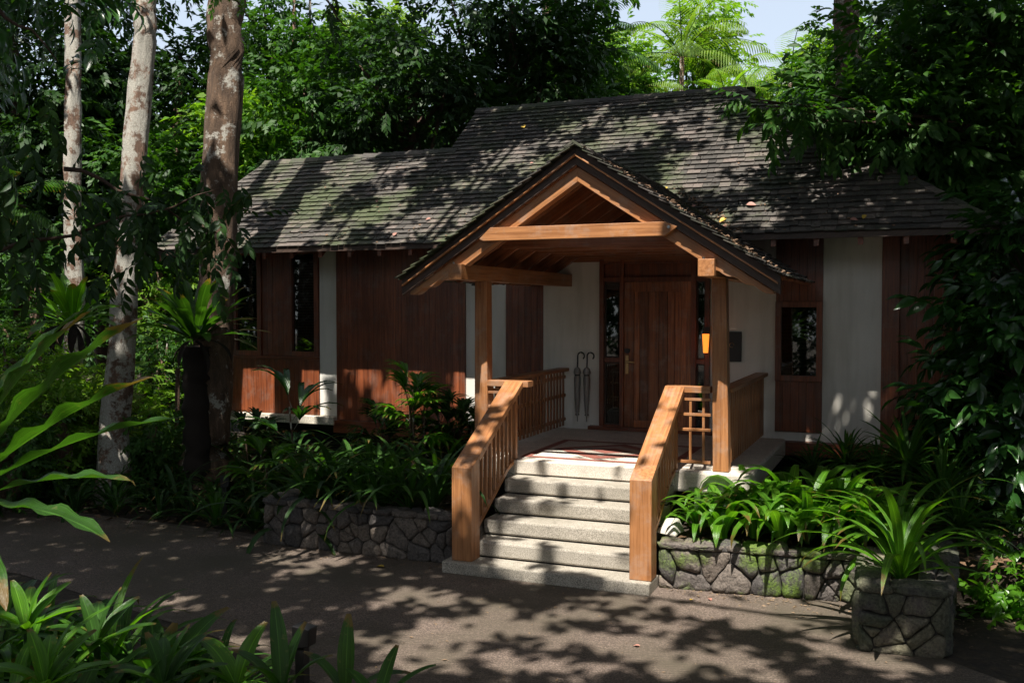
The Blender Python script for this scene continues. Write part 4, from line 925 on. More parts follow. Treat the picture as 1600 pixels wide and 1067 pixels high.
# dense wood far behind everything
r = np.random.default_rng(5)
def wood_mass(name, u0, u1, d_, ztop, n, lab):
    a = r.uniform(u0, u1, n); dd = d_*r.uniform(.95, 1.25, n); zz = r.random(n)**.8*ztop*(1-.25*np.sin(a*.013+1)**2)
    rr = np.array([tuple(P(uu, 480, d=q)) for uu, q in zip(a, dd)]); rr[:, 2] = zz
    q = r.normal(size=(n, 3)); q[:, 1] -= .8
    o = foliage(r, rr, q, SP_FAR, 2.2, 'leaf_dark', name, None, None); tag(o, lab, 'woodland'); o['kind'] = 'stuff'
wood_mass('woodland', -250, 930, 40, 13, 9000, 'dense dark rainforest far behind the house on the left and middle')
wood_mass('woodland', 930, 1250, 42, 7.0, 2000, 'dense dark rainforest far behind the main ridge below the sky gap')
wood_mass('woodland', 1240, 1900, 36, 12.5, 5000, 'dense dark rainforest far behind on the right')
# --- palms with feathery fronds
def feather_palm(lab, base, h, n, Ln, seed, mat='leaf_yellow', W=.032, lean=(0, 0), tr=.09, group=None, leaflets=26):
    rr = random.Random(seed); t = thing('feather_palm', lab, 'palm', base, group); b = Vector(base); top = b+Vector((lean[0], lean[1], h)); m = MB(); st = MB()
    st.tube([b, (b+top)/2, top], [tr, tr*.8, tr*.7], 8); st.build('trunk', 'bark', t, smooth=True); rb = MB()
    for i in range(n):
        az = i*2.399+rr.uniform(-.2, .2); el = 1.3-1.3*i/n+rr.uniform(-.1, .1); dr = 1.5+rr.uniform(-.2, .3); pnts = []; p = Vector(top)
        for j in range(13):
            pnts.append(p.copy()); e = el-dr*(j/12)**1.3; p = p+Vector((math.cos(az)*math.cos(e), math.sin(az)*math.cos(e), math.sin(e)))*Ln/12
        rb.tube(pnts, [.02*(1-j/14) for j in range(13)], 5, False)
        for j in range(leaflets):
            f = .12+.88*j/leaflets; k3 = min(11, int(f*12)); a = pnts[k3].lerp(pnts[k3+1], f*12-k3); ll = Ln*.26*math.sin(math.pi*(.15+.8*f))
            for sd in (-1, 1): strap(m, a, az+sd*1.05, el-dr*f**1.3-.25, ll, W, .9, 3, .2, 0, 'oval')
    m.build('frond', mat, t); rb.build('frond_rib', 'leaf_mid', t); return t
p = at(1065, 150, 27); feather_palm('feathery palm left of centre in the sky gap above the main ridge', (p.x, p.y, 0), at(1065, 90, 27).z, 14, 2.6, 1)
p = at(985, 200, 26); feather_palm('feathery palm just above the main ridge, left of the taller palm', (p.x, p.y, 0), at(985, 165, 26).z, 10, 1.9, 2)
p = at(1135, 190, 25); feather_palm('low feathery palm touching the main ridge, right of the taller palm', (p.x, p.y, 0), at(1140, 165, 25).z, 9, 1.5, 3, 'leaf_bright')
p = at(1235, 100, 25); feather_palm('tall feathery palm with fronds against the sky, left of the reddish trunk', (p.x, p.y, 0), at(1235, 130, 25).z, 10, 2.4, 4)
p = at(900, 150, 23); feather_palm('dark feathery palm behind the porch gable, left of the sky gap', (p.x, p.y, 0), at(895, 90, 23).z, 12, 2.2, 5, 'leaf_mid')
p = at(1585, 430, 13); feather_palm('small dark feathery palm at the right edge above the leafy shrub', (p.x, p.y, 0), at(1590, 450, 13).z, 10, 1.3, 6, 'leaf_dark', .03, tr=.05)
p = at(-20, 320, 14); feather_palm('small feathery palm at the left edge, half way up', (p.x, p.y, 0), at(-20, 330, 14).z, 10, 1.5, 7, 'leaf_mid', .035, tr=.05)
# --- big visible trunks
def trunk(name, lab, pts, rad, mat, seed, crown=None):
    rr = np.random.default_rng(seed); t = thing(name, lab, 'tree', pts[0]); 
    m = MB(); P0 = [Vector(p) for p in pts]; path = []; rads = []
    for i in range(len(P0)-1):
        for j in range(10): path.append(P0[i].lerp(P0[i+1], j/10)); rads.append(rad[i]+(rad[i+1]-rad[i])*j/10)
    path.append(P0[-1]); rads.append(rad[-1]); nn = 18
    path = [p+Vector((.02*math.sin(i*.9+seed), .02*math.cos(i*.7), 0)) for i, p in enumerate(path)]
    rads = [q*(1+rr.uniform(-.04, .04)) for q in rads]
    rads = [q*(1+.55*max(0, 1-p_.z/.9)**2) for q, p_ in zip(rads, path)]; nn = 24; m.tube(path, rads, nn)
    for i_, v_ in enumerate(m.v):
        ri, ki = divmod(i_, nn); c_ = path[ri]; f_ = 1+.05*math.sin(ki*5*2*math.pi/nn+ri*.08+seed)+.03*math.sin(ki*9*2*math.pi/nn-ri*.15)+.18*max(0, 1-c_.z/.8)*math.sin(ki*4*2*math.pi/nn+seed); m.v[i_] = (c_.x+(v_[0]-c_.x)*f_, c_.y+(v_[1]-c_.y)*f_, v_[2])
    m.v = [tuple(np.array(v)+rr.normal(0, .006, 3)) for v in m.v]
    m.build('trunk', mat, t, smooth=True); return t
def crown_over(t, c, rx, rz, n, seed, mat='leaf_mid'):
    rr = np.random.default_rng(seed); pts, q, cl = crown_pts(rr, n, rx, rx, rz, 24, 1.0)
    base = np.array(t.location); foliage(rr, pts+np.array(c)-base, q, SP_FAR, 1.0, mat, 'crown', t, None)
    m = MB(); tp = Vector(c)-Vector((0, 0, rz*.7))
    for k3 in range(6): m.tube([tp-Vector((0, 0, .6)), tp.lerp(Vector(tuple(cl[k3]+np.array(c))), .5), Vector(tuple(cl[k3]+np.array(c)))], [.09, .06, .02], 6, False)
    m.build('limb', 'bark', t)
a0, a1, a2 = at(115, 640, 16), at(116, 420, 16), at(112, -90, 16.2)
tA = trunk('pale_trunk_tree', 'slender pale-barked tree, leftmost of the three trunks', [(a0.x, a0.y, 0), tuple(a1), tuple(a2), (a2.x, a2.y, 12)], [.16, .14, .12, .1], 'bark_pale', 1)
b0, b1, b2, b3 = at(176, 790, 13.3), at(196, 440, 13.5), at(225, 60, 13.6), at(236, -90, 13.7)
tB = trunk('pale_trunk_tree', 'pale mottled tree leaning slightly right, middle of the three trunks', [(b0.x, b0.y, 0), tuple(b1), tuple(b2), tuple(b3), (b3.x+.2, b3.y, 12)], [.21, .17, .155, .15, .12], 'bark_pale', 2)
c0, c1, c2, c3 = at(322, 780, 13.6), at(338, 470, 13.6), at(352, 80, 13.7), at(357, -90, 13.8)
tC = trunk('brown_trunk_tree', 'thick brown lichen-spotted tree before the left end of the house', [(c0.x, c0.y, 0), tuple(c1), tuple(c2), tuple(c3), (c3.x, c3.y, 12)], [.33, .25, .245, .24, .2], 'bark', 3)
m = MB(); fb = fern_at
pp = [(fb.x+.05, fb.y-.02, 0), (fb.x+.03, fb.y, 1.0), (fb.x, fb.y, fb.z-.1)]; m.tube([Vector(pp[0]).lerp(Vector(pp[2]), i/20)+Vector((.015*math.sin(i*2), 0, 0)) for i in range(21)], [.18+.02*math.sin(i*1.7) for i in range(21)], 14)
fo = m.build('fibre_wrapped_trunk', 'fibre', smooth=True, origin=(fb.x, fb.y, 0)); tag(fo, "dark fibre-wrapped trunk carrying the large bird's-nest fern", 'trunk')
q0, q1 = at(276, 745, 14.5), at(278, 575, 14.5)
m = MB(); m.tube([(q0.x, q0.y, 0), ((q0.x+q1.x)/2+.02, q0.y, (q1.z)/2), tuple(q1)], [.045, .04, .035], 8); tag(m.build('wooden_stake', 'bark', smooth=True, origin=(q0.x, q0.y, 0)), 'thin bare wooden stake standing between the middle trunk and the fibre-wrapped trunk', 'stake')
d0, d1 = at(1325, 100, 19), at(1318, -60, 19)
trunk('reddish_trunk_tree', 'reddish-brown tree trunk rising above the hipped roof end at the upper right', [(d0.x, d0.y, 0), tuple(d0), tuple(d1), (d1.x, d1.y, 13)], [.32, .24, .24, .2], 'bark', 6)
e0, e1, e2 = at(1590, 480, 17), at(1520, 400, 17), at(1480, -60, 17)
for i, (u, v, dd, rr_) in enumerate([(460, -80, 23, .035), (485, -80, 24, .03), (855, -80, 25, .12)]):
    a, b = at(u, v, dd), at(u-2, 230, dd)
    m = MB(); m.tube([(b.x, b.y, 0), tuple(b), tuple(a)], rr_, 7)
    tag(m.build('hanging_vine' if i < 2 else 'thin_trunk', 'bark', smooth=True, origin=(b.x, b.y, 0)), ['thin pale liana stem hanging behind the lower roof, left of its twin', 'thin pale liana stem hanging behind the lower roof, right of its twin', 'slim trunk half hidden in dark leaves behind the roof step'][i], 'vine' if i < 2 else 'tree')
# --- right-hand foliage in front of the roof and at the edge
def bush(name, lab, cat, base, blobs, n, T, size, mat, seed, tr=.05, fork=None):
    """a leafy plant whose crown is a set of blobs given as pixel, depth and radius"""
    rr = np.random.default_rng(seed); t = thing(name, lab, cat, base); b = np.array(base)
    wts = np.array([bb[3]**2 for bb in blobs]); wts = wts/wts.sum(); m = MB(); Ps = []; Qs = []
    for (u, v, d_, R_), w_ in zip(blobs, wts):
        c = np.array(at(u, v, d_)); k3 = max(4, int(n*w_)); q = rr.normal(size=(k3, 3)); q /= np.linalg.norm(q, axis=1)[:, None]; q *= (rr.random(k3)**.4)[:, None]
        Ps.append(c+q*R_*np.array([1, 1, .8])); Qs.append(q); bb_ = Vector(fork) if fork else Vector(tuple(b)); cc = Vector(tuple(c)); mid = bb_.lerp(cc, .55)+Vector((0, 0, (.12 if not fork else .03)*(cc-bb_).length))
        m.tube([bb_, mid, cc], [tr*(.6 if fork else 1), tr*.35, .012], 6, False)
        for j in range(7):
            e = Vector(tuple(Ps[-1][j % k3])); m.tube([cc.lerp(mid, .2), e], [.012, .005], 4, False)
    if fork: m.tube([Vector(base), Vector(base).lerp(Vector(fork), .5)+Vector((.08, 0, 0)), Vector(fork)], [tr*1.5, tr*1.2, tr], 10)
    foliage(rr, np.vstack(Ps)-b, np.vstack(Qs), T, size, mat, 'crown', t, None); m.build('trunk', 'bark_dark', t, smooth=True); return t
bb0 = at(1520, 480, 12.5)
bush('overhanging_tree', 'dark broad-leaved tree whose branches hang over the right half of the roof', 'tree', (2.5, 14.2, 0),
     [(1200, 160, 12.0, .3), (1250, 185, 12.0, .35), (1320, 180, 12.4, .5), (1290, 150, 13, .5), (1390, 205, 12.5, .6), (1455, 200, 12.8, .9), (1400, 140, 13, .8), (1490, 275, 12.6, .6), (1545, 250, 12.6, .9), (1590, 350, 12.3, .8), (1410, 70, 13.5, .8), (1520, 110, 13.2, 1.0), (1590, 40, 13, .9), (1490, 20, 13.5, .8), (1590, 180, 12.6, .8)],
     1650, SP_BIG, .8, 'leaf_mid', 51, .08, (2.3, 14.6, 4.6))
bb0 = at(1585, 700, 10.5)
bush('broad_leaved_shrub', 'tall dark shrub with large ribbed leaves at the right edge beside the house', 'shrub', (bb0.x+.2, bb0.y+.4, 0),
     [(1575, 450, 10.6, .3), (1590, 490, 10.4, .45), (1530, 520, 10.5, .35), (1580, 570, 10.2, .45), (1510, 610, 10.4, .28), (1565, 640, 10.1, .35), (1535, 680, 10.2, .3), (1600, 700, 10.0, .4), (1600, 340, 11, .3), (1485, 600, 10.6, .18), (1600, 400, 10.8, .5)],
     420, SP_BIG, 1.05, 'leaf_gloss', 52, .03)
bb0 = at(1570, 950, 8.6)
bush('glossy_shrub', 'low sunlit shrub with whorled glossy leaves in the lower right corner', 'shrub', (bb0.x, bb0.y, 0),
     [(1540, 940, 8.6, .14), (1575, 900, 8.6, .2), (1600, 960, 8.4, .25), (1560, 1000, 8.3, .2), (1590, 850, 8.9, .22), (1530, 990, 8.4, .12), (1600, 1040, 8.1, .2)],
     300, SP_BIG, .5, 'leaf_lily', 53, .012)
bb0 = at(1560, 850, 10)
bush('dark_undershrub', 'dense dark shrub behind the lower right corner shrub, below the ribbed leaves', 'shrub', (bb0.x, bb0.y, 0),
     [(1530, 800, 10.3, .4), (1580, 780, 10, .45), (1500, 760, 10.8, .4), (1560, 880, 9.6, .3), (1515, 860, 9.6, .3), (1600, 860, 9.8, .4), (1480, 700, 11.5, .4), (1550, 720, 11.3, .5)],
     330, SP_MID, .8, 'leaf_dark', 54, .03)
# dark leafy branches hanging between the camera and the trunks on the left
def branch(name, lab, p0, p1, n, T, size, mat, seed, sag=.15, sp_=.18):
    rr = np.random.default_rng(seed); a, b = Vector(p0), Vector(p1); t = thing(name, lab, 'branch', tuple(a)); path = [a.lerp(b, i/10)+Vector((0, 0, -sag*(i/10)**2+.03*math.sin(i*1.7+seed))) for i in range(11)]
    m = MB(); m.tube(path, [.022*(1-.8*i/10) for i in range(11)], 7); m.build('stem', 'bark_dark', t, smooth=True)
    f = rr.uniform(.12, 1, n); pts = np.array([tuple(path[min(9, int(x*10))].lerp(path[min(10, int(x*10)+1)], x*10-int(x*10)) if x < 1 else path[10]) for x in f])+rr.normal(0, sp_, (n, 3))
    q = rr.normal(size=(n, 3)); q[:, 2] -= .9; foliage(rr, pts-np.array(tuple(a)), q, T, size, mat, 'leaves', t, None); return t
branch('leafy_branch', 'dark broad-leaved branch crossing before the middle and thick trunks, level with the eaves', at(-40, 400, 8.5), at(345, 315, 8.7), 44, SP_BIG, .62, 'leaf_dark', 61, -.1)
branch('leafy_branch', 'dark leafy branch dangling before the lower roof eave at the left of the house', at(100, 260, 8.6), at(370, 360, 9.0), 38, SP_BIG, .6, 'leaf_dark', 62)
branch('leafy_branch', 'dark leafy spray hiding the left tip of the lower roof between the trunks', at(170, 380, 10), at(315, 400, 10.4), 26, SP_BIG, .55, 'leaf_dark', 68, .05, .16)
branch('leafy_branch', 'dark branch with large leaves hanging into the upper left corner', at(-120, -60, 5.6), at(90, 50, 5.8), 26, SP_BIG, .62, 'leaf_gloss', 63)
branch('leafy_branch', 'dark leafy branch at the left edge between corner leaves and giant fern', at(-150, 240, 7), at(40, 300, 7.2), 32, SP_BIG, .65, 'leaf_dark', 64, .1, .28)
branch('leafy_branch', 'leafy twig hanging from the top edge right of the thick trunk', at(300, -50, 9.5), at(400, 20, 9.6), 18, SP_MID, .5, 'leaf_lily', 65, .1, .1)
branch('leafy_branch', 'dark twig of rounded leaves at the top edge before the left sky gap', at(450, -60, 9.5), at(545, 25, 9.6), 14, SP_MID, .55, 'leaf_dark', 66, .15, .1)
branch('leafy_branch', 'dark leafy branch along the top edge above the pale trunks', at(20, -70, 7.5), at(230, -15, 7.6), 20, SP_BIG, .55, 'leaf_gloss', 67, .1, .16)

# ================================================================== unseen canopy added overhead, its gaps shaped to dapple the sunlight
def ab(p): return (p[0]-p[2]*S.x/S.z, p[1]-p[2]*S.y/S.z)
LIT = []  # sun spots wanted below; the added canopy is left open above them
def lit(u, v, ru, rv, k=1., inf=.16, **pl):
    c = ab(P(u, v, **pl)); e1 = ab(P(u+ru, v, **pl)); e2 = ab(P(u, v+rv, **pl))
    LIT.append((c[0], c[1], max(.07, math.hypot(e1[0]-c[0], e1[1]-c[1])), max(.07, math.hypot(e2[0]-c[0], e2[1]-c[1])), k, inf))
def litroof(u, v, ru, rv, k=1.):
    def hit(u, v):
        d_ = ray(u, v); s_ = (ZE-YE*TM-H)/(d_.z-d_.y*TM); return Vector((0, 0, H))+d_*s_
    c, e1, e2 = ab(hit(u, v)), ab(hit(u+ru, v)), ab(hit(u, v+rv)); LIT.append((c[0], c[1], math.hypot(e1[0]-c[0], e1[1]-c[1]), math.hypot(e2[0]-c[0], e2[1]-c[1]), k, .13))
# driveway
for q in [(690, 985, 60, 22), (770, 975, 45, 20), (640, 1010, 35, 15), (700, 1020, 45, 12), (640, 925, 25, 6), (690, 940, 22, 8), (890, 960, 40, 10), (910, 1000, 60, 16), (985, 1012, 60, 14), (1010, 975, 60, 8), (1100, 950, 50, 8), (1180, 965, 60, 14), (1250, 955, 60, 18), (1290, 985, 40, 8), (1130, 1020, 30, 8), (1060, 1040, 60, 10), (1180, 1045, 50, 8), (880, 1050, 50, 8), (800, 1040, 30, 8), (1040, 930, 60, 8), (1170, 940, 100, 8), (1280, 945, 50, 8), (470, 862, 20, 4), (500, 880, 22, 5), (540, 876, 22, 5), (480, 892, 25, 5), (430, 872, 14, 3), (372, 850, 12, 3), (385, 1000, 28, 6), (270, 940, 20, 6), (600, 945, 14, 4), (560, 995, 14, 4), (620, 1040, 40, 8), (1310, 1020, 30, 6), (1330, 960, 20, 5), (960, 940, 30, 6), (820, 905, 14, 3), (1400, 1045, 40, 8), (840, 985, 30, 10)]: lit(*q, z=0)
# stairs: tread by tread, brighter to the right
for i in range(6):
    yy = 8.75+.28*i; zz = .12+.166*i
    for x, rx in ((-2.62, .26), (-3.1, .26), (-3.6, .16)) if i < 4 else ((-2.7, .3), (-3.2, .35), (-3.8, .3)):
        c = ab((x, yy+.12, zz)); LIT.append((c[0], c[1], rx, .16, .85 if x < -3.3 and i < 4 else 1.))
c = ab((-2.3, 8.72, .6)); LIT.append((c[0], c[1], .25, .4, 1)); c = ab((-2.3, 9.4, 1.45)); LIT.append((c[0], c[1], .2, .4, 1)); c = ab((-2.3, 9.9, 1.7)); LIT.append((c[0]+.05, c[1], .14, .2, 1))
c = ab((-2.25, 8.72, .1)); LIT.append((c[0], c[1], .3, .2, 1))
c = ab((-4.14, 8.74, .9)); LIT.append((c[0], c[1], .10, .12, .8)); c = ab((-4.14, 9.2, 1.3)); LIT.append((c[0], c[1], .12, .12, .8)); c = ab((-4.14, 9.75, 1.6)); LIT.append((c[0], c[1], .14, .12, .9)); c = ab((-4.14, 10.05, 1.8)); LIT.append((c[0], c[1], .2, .14, 1))
for z in (1.5, 1.8, 2.2): c = ab((-4.5, 10.1, z)); LIT.append((c[0], c[1], .12, .12, .9))
for x, z in ((-3.9, 3.43), (-3.6, 3.43), (-2.75, 3.43), (-4.1, 3.43), (-3.3, 3.43)): c = ab((x, 9.4, z)); LIT.append((c[0], c[1], .16, .09, .9))
for x in (-4.0, -3.6, -3.2, -2.8, -2.4): c = ab((x, 10.4, .95)); LIT.append((c[0], c[1], .3, .28, 1)); c = ab((x, 10.9, .95)); LIT.append((c[0], c[1], .26, .22, 1.))
for x, y in ((-1.85, 10.1), (-1.75, 10.25), (-1.6, 10.6), (-1.9, 10.0)): c = ab((x, y, 1.0)); LIT.append((c[0], c[1], .12, .1, .8))
for z in (1.3, 2.5): c = ab((-1.84, 10.1, z)); LIT.append((c[0], c[1], .12, .14, .6))
# walls under the eaves
for u, v, ru, rv in ((400, 615, 22, 32), (435, 615, 32, 34), (635, 630, 36, 36), (712, 615, 14, 25), (735, 620, 12, 40), (600, 610, 14, 14), (362, 615, 6, 30), (1355, 628, 5, 9), (1325, 650, 8, 6), (1283, 640, 4, 10), (475, 653, 40, 5), (400, 655, 40, 5)): lit(u, v, ru, rv, 1., .12 if u < 800 else .04, y=13.1)
# plants of the right planter
for u, v, ru, rv in ((1090, 780, 40, 30), (1140, 790, 40, 40), (1200, 790, 50, 45), (1270, 780, 50, 50), (1320, 790, 40, 50), (1180, 840, 40, 25), (1100, 840, 60, 20), (1040, 800, 20, 20)): lit(u, v, ru, rv, y=9.3)
for u, v, ru, rv in ((1090, 890, 70, 35), (1200, 880, 60, 35), (1300, 880, 20, 14)): lit(u, v, ru, rv, .9, y=9.0)
for u, v, ru, rv in ((1400, 760, 60, 50), (1385, 830, 60, 40), (1440, 860, 30, 20), (1470, 900, 16, 14)): lit(u, v, ru, rv, .85, y=8.3)
for u, v, ru, rv in ((1420, 715, 45, 22), (1480, 740, 40, 15), (1330, 715, 25, 10)): lit(u, v, ru, rv, .8, .03, y=10.8)
for u, v, ru, rv in ((1200, 190, 40, 25), (1270, 250, 40, 25), (1330, 180, 50, 30), (1400, 250, 40, 30), (1460, 160, 50, 30), (1390, 90, 50, 30), (1530, 230, 50, 30), (1480, 330, 30, 25), (1560, 120, 50, 40), (1420, 330, 30, 20), (1560, 380, 30, 30), (1480, 40, 40, 30)): lit(u, v, ru, rv, .7, .02, d=12.4)
for u, v, ru, rv in ((1550, 930, 50, 60), (1580, 880, 30, 50), (1580, 1000, 40, 40)): lit(u, v, ru, rv, 1., d=8.5)
for u, v, ru, rv in ((1590, 610, 30, 30), (1500, 575, 25, 12), (1580, 740, 30, 20), (1570, 690, 20, 10)): lit(u, v, ru, rv, .8, y=10.4)
for u, v, ru, rv in ((1180, 740, 50, 30), (1260, 740, 50, 30), (1330, 740, 40, 40), (1120, 770, 30, 20)): lit(u, v, ru, rv, .9, y=9.9)
# left bed
for u, v, ru, rv in ((645, 620, 30, 30), (690, 660, 40, 30), (610, 680, 20, 15), (520, 720, 40, 12), (545, 715, 20, 15), (404, 750, 12, 30), (470, 640, 15, 30), (580, 750, 15, 15), (560, 680, 12, 8), (650, 660, 20, 20), (450, 730, 20, 10), (640, 640, 40, 40), (620, 720, 40, 20), (700, 700, 30, 30)): lit(u, v, ru, rv, 1., .05, y=10.7)
for u, v, ru, rv in ((270, 490, 30, 24), (330, 480, 40, 20), (360, 490, 20, 20)): lit(u, v, ru, rv, .8, d=13)
for u, v, ru, rv in ((500, 735, 32, 18), (560, 720, 26, 18), (620, 755, 24, 15), (680, 735, 24, 26), (440, 745, 20, 26), (530, 770, 20, 10), (590, 780, 14, 8)): lit(u, v, ru, rv, 1., .09, y=9.8)
for u, v, ru, rv in ((120, 700, 30, 20), (40, 730, 30, 20), (230, 720, 24, 20), (300, 790, 20, 8), (180, 760, 16, 8)): lit(u, v, ru, rv, .8, .06, y=11.2)
# near left bed and giant fern
for u, v, ru, rv in ((60, 950, 60, 30), (160, 970, 50, 50), (100, 1010, 40, 20), (210, 960, 30, 30), (200, 1040, 60, 20), (400, 1030, 30, 30), (445, 1000, 15, 25), (540, 1030, 15, 20)): lit(u, v, ru, rv, .75, d=6)
for u, v, ru, rv in ((60, 600, 60, 60), (150, 640, 50, 30), (40, 700, 50, 50), (130, 800, 30, 10), (190, 630, 30, 12)): lit(u, v, ru, rv, .45, .03, d=3)
# roof
for q in [(1100, 205, 60, 16), (1160, 240, 90, 30), (1090, 260, 60, 22), (1200, 215, 50, 14), (1050, 290, 40, 18), (1130, 290, 50, 12), (1280, 248, 40, 14), (1275, 305, 26, 10), (960, 225, 60, 12), (990, 195, 50, 10), (1060, 180, 45, 8), (900, 200, 30, 8), (1120, 170, 40, 8), (800, 240, 40, 12), (780, 260, 30, 10), (740, 290, 30, 8), (690, 345, 55, 18), (640, 355, 40, 14), (600, 330, 40, 14), (620, 300, 30, 12), (560, 345, 40, 14), (590, 275, 34, 12), (640, 262, 26, 8), (500, 370, 20, 10), (430, 350, 28, 14), (400, 375, 30, 16), (420, 395, 36, 6), (460, 320, 20, 8), (520, 385, 20, 8), (700, 380, 40, 8), (720, 370, 30, 8), (1130, 350, 30, 12), (1170, 325, 34, 10), (1200, 345, 20, 8), (830, 260, 20, 8), (870, 250, 20, 8), (1330, 270, 30, 8), (1370, 260, 20, 6), (860, 225, 24, 6), (940, 175, 30, 5), (300, 400, 30, 6), (310, 380, 16, 6)]: litroof(*q)
for t_ in np.linspace(.1, .95, 7): # sunlit edge and moss of the porch roof
    x = AX+(XRt-AX)*t_; c = ab((x, YF+.3, pz(x))); LIT.append((c[0], c[1], .16, .22, .8))
    x = AX+(XLt-AX)*t_; c = ab((x, YF+.1, pz(x))); LIT.append((c[0], c[1], .12, .12, .8))
# trunks
for u, v, ru, rv, dd in ((215, 180, 14, 60, 13.4), (225, 60, 14, 50, 13.4), (208, 240, 12, 40, 13.4), (190, 410, 14, 40, 13.4), (112, 50, 12, 60, 16), (115, 180, 10, 60, 16), (114, 330, 12, 60, 16), (358, 190, 9, 30, 13.5), (180, 680, 14, 40, 13.2), (340, 450, 10, 20, 13.5)):
    lit(u, v, ru, rv, .75, d=dd)
INF = np.array([q[5] if len(q) > 5 else .15 for q in LIT]); LITA = np.array([q[:5] for q in LIT]); LITA[:, 2] += INF; LITA[:, 3] += INF   # room for half a leaf
def vnoise(a, b, s_, seed):
    h = lambda i, j: np.modf(np.abs(np.sin(i*127.1+j*311.7+seed*17.3)*43758.5453))[0]
    x, y = a/s_, b/s_; i, j = np.floor(x), np.floor(y); fx, fy = x-i, y-j; fx = fx*fx*(3-2*fx); fy = fy*fy*(3-2*fy)
    return (h(i, j)*(1-fx)+h(i+1, j)*fx)*(1-fy)+(h(i, j+1)*(1-fx)+h(i+1, j+1)*fx)*fy
def canopy_keep(a, b, rr):
    g = np.zeros(len(a))
    wob = (vnoise(a, b, .22, 3)-.5)*.7+(vnoise(a, b, .09, 4)-.5)*.4
    for (ca, cb, ra, rb, k) in LITA:
        dd = np.sqrt(((a-ca)/ra)**2+((b-cb)/rb)**2); g = np.maximum(g, (.6+.4*k)*np.clip(2.2*(1.12-dd+wob*.7), 0, 1))
    garden = (a < -8.6) & (b > 11.3)      # the sunnier undergrowth on the left
    nz = .6*vnoise(a, b, .55, 1)+.4*vnoise(a, b, .2, 2)
    g = np.where(nz > np.where(garden, np.where(b < 12.8, .64, .34), np.where((b < 9.2) & (a < -4.5), .95, .88)), np.maximum(g, .9), g)
    bn = .7*vnoise(a, b, 1.5, 21)+.3*vnoise(a, b, .5, 22); far = np.clip((b-18.6)/.5, 0, 1)*np.clip((bn-np.where(a < -7.5, .70, .60))*12, 0, 1); far = np.maximum(far, (b > 25)*(a > -7)*(a < 4)); far = np.maximum(far, .9*(b > 20)*(a < -13.5)*(a > -17.5)*np.clip((bn-.45)*12, 0, 1)); g = np.maximum(g, far); g = np.maximum(g, .8*np.clip((4.2-b)/.8, 0, 1)*(a < 3)*(a > -10))
    return rr.random(len(a)) > np.clip(g*1.35-.1, 0, .992)
CAN = [('added_canopy_tree', 'unseen tree added overhead on the left, its crown shaped to dapple the drive', (-14.5, 5.0), -26, -10.5, -2, 31, 71),
       ('added_canopy_tree', 'unseen tree added behind the camera, its crown shaped to dapple the steps', (-7.0, -3.5), -10.5, -4.5, -2, 31, 72),
       ('added_canopy_tree', 'unseen tree added overhead on the right, its crown shaped to dapple the porch', (4.5, 3.0), -4.5, 1.0, -2, 31, 73),
       ('added_canopy_tree', 'unseen tree added at far right, its crown shaped to dapple the right-hand shrubs', (6.5, 8.0), 1.0, 10.0, -2, 31, 74)]
TL = tmpl_diamond(.5)
for nm, lab, (tx_, ty_), a0_, a1_, b0_, b1_, sd in CAN:
    rr = np.random.default_rng(sd); t = thing(nm, lab, 'tree', (tx_, ty_, 0)); n = int((a1_-a0_)*(b1_-b0_)*350)
    a = rr.uniform(a0_, a1_, n)+rr.normal(0, .3, n); b = rr.uniform(b0_, b1_, n); k_ = canopy_keep(a, b, rr); a, b = a[k_], b[k_]; n = len(a)
    z = 9.6+1.6*vnoise(a, b, 2.5, 9)+rr.normal(0, .45, n)+np.clip(b-17, 0, 14)*.33
    p = np.stack([a+z*S.x/S.z, b+z*S.y/S.z, z], -1)-np.array([tx_, ty_, 0])
    V, Q = scatter(TL, p, rr.uniform(0, 6.28, n), rr.normal(0, .35, n), rr.normal(0, .35, n), rr.uniform(.17, .30, n)); npmesh('crown', V, Q, 'leaf_canopy', t)
    m = MB(); b0v = Vector((tx_, ty_, 0)); m.tube([b0v, b0v+Vector((.1, 0, 4)), b0v+Vector((0, .2, 9))], [.35, .28, .2], 12)
    for i in range(9):
        e = Vector(tuple(p[int(rr.integers(0, n))]))+b0v; m.tube([b0v+Vector((0, .2, 7.5+i*.15)), e.lerp(b0v+Vector((0, 0, 9)), .5)+Vector((0, 0, .4)), e], [.09, .05, .02], 6, False)
    m.build('trunk', 'bark', t, smooth=True)
# more forest to the sides and behind the photographer
for i, (x, y, mt) in enumerate([(9, 14, 'leaf_dark'), (11, 7, 'leaf_dark'), (-20, 9, 'leaf_dark'), (-19, 1, 'leaf_dark'), (-9, -9, 'leaf_dark'), (3, -9, 'leaf_dark'), (11, -2, 'leaf_dark'), (-4, -14, 'leaf_dark'), (3, -15, 'leaf_dark'), (9, -12, 'leaf_dark'), (-11, -14, 'leaf_dark'), (-18, -8, 'leaf_dark'), (16, 2, 'leaf_dark')]):
    tree('forest_tree', 'dark forest tree standing outside the picture beyond the drive', 'tree', (x, y, 0), 5.5, 3.4, 3.4, 5.2, 1100, mt, 'bark_dark', SP_FAR, 1.6, 30, 1.4, seed=200+i, group='forest trees around the clearing')

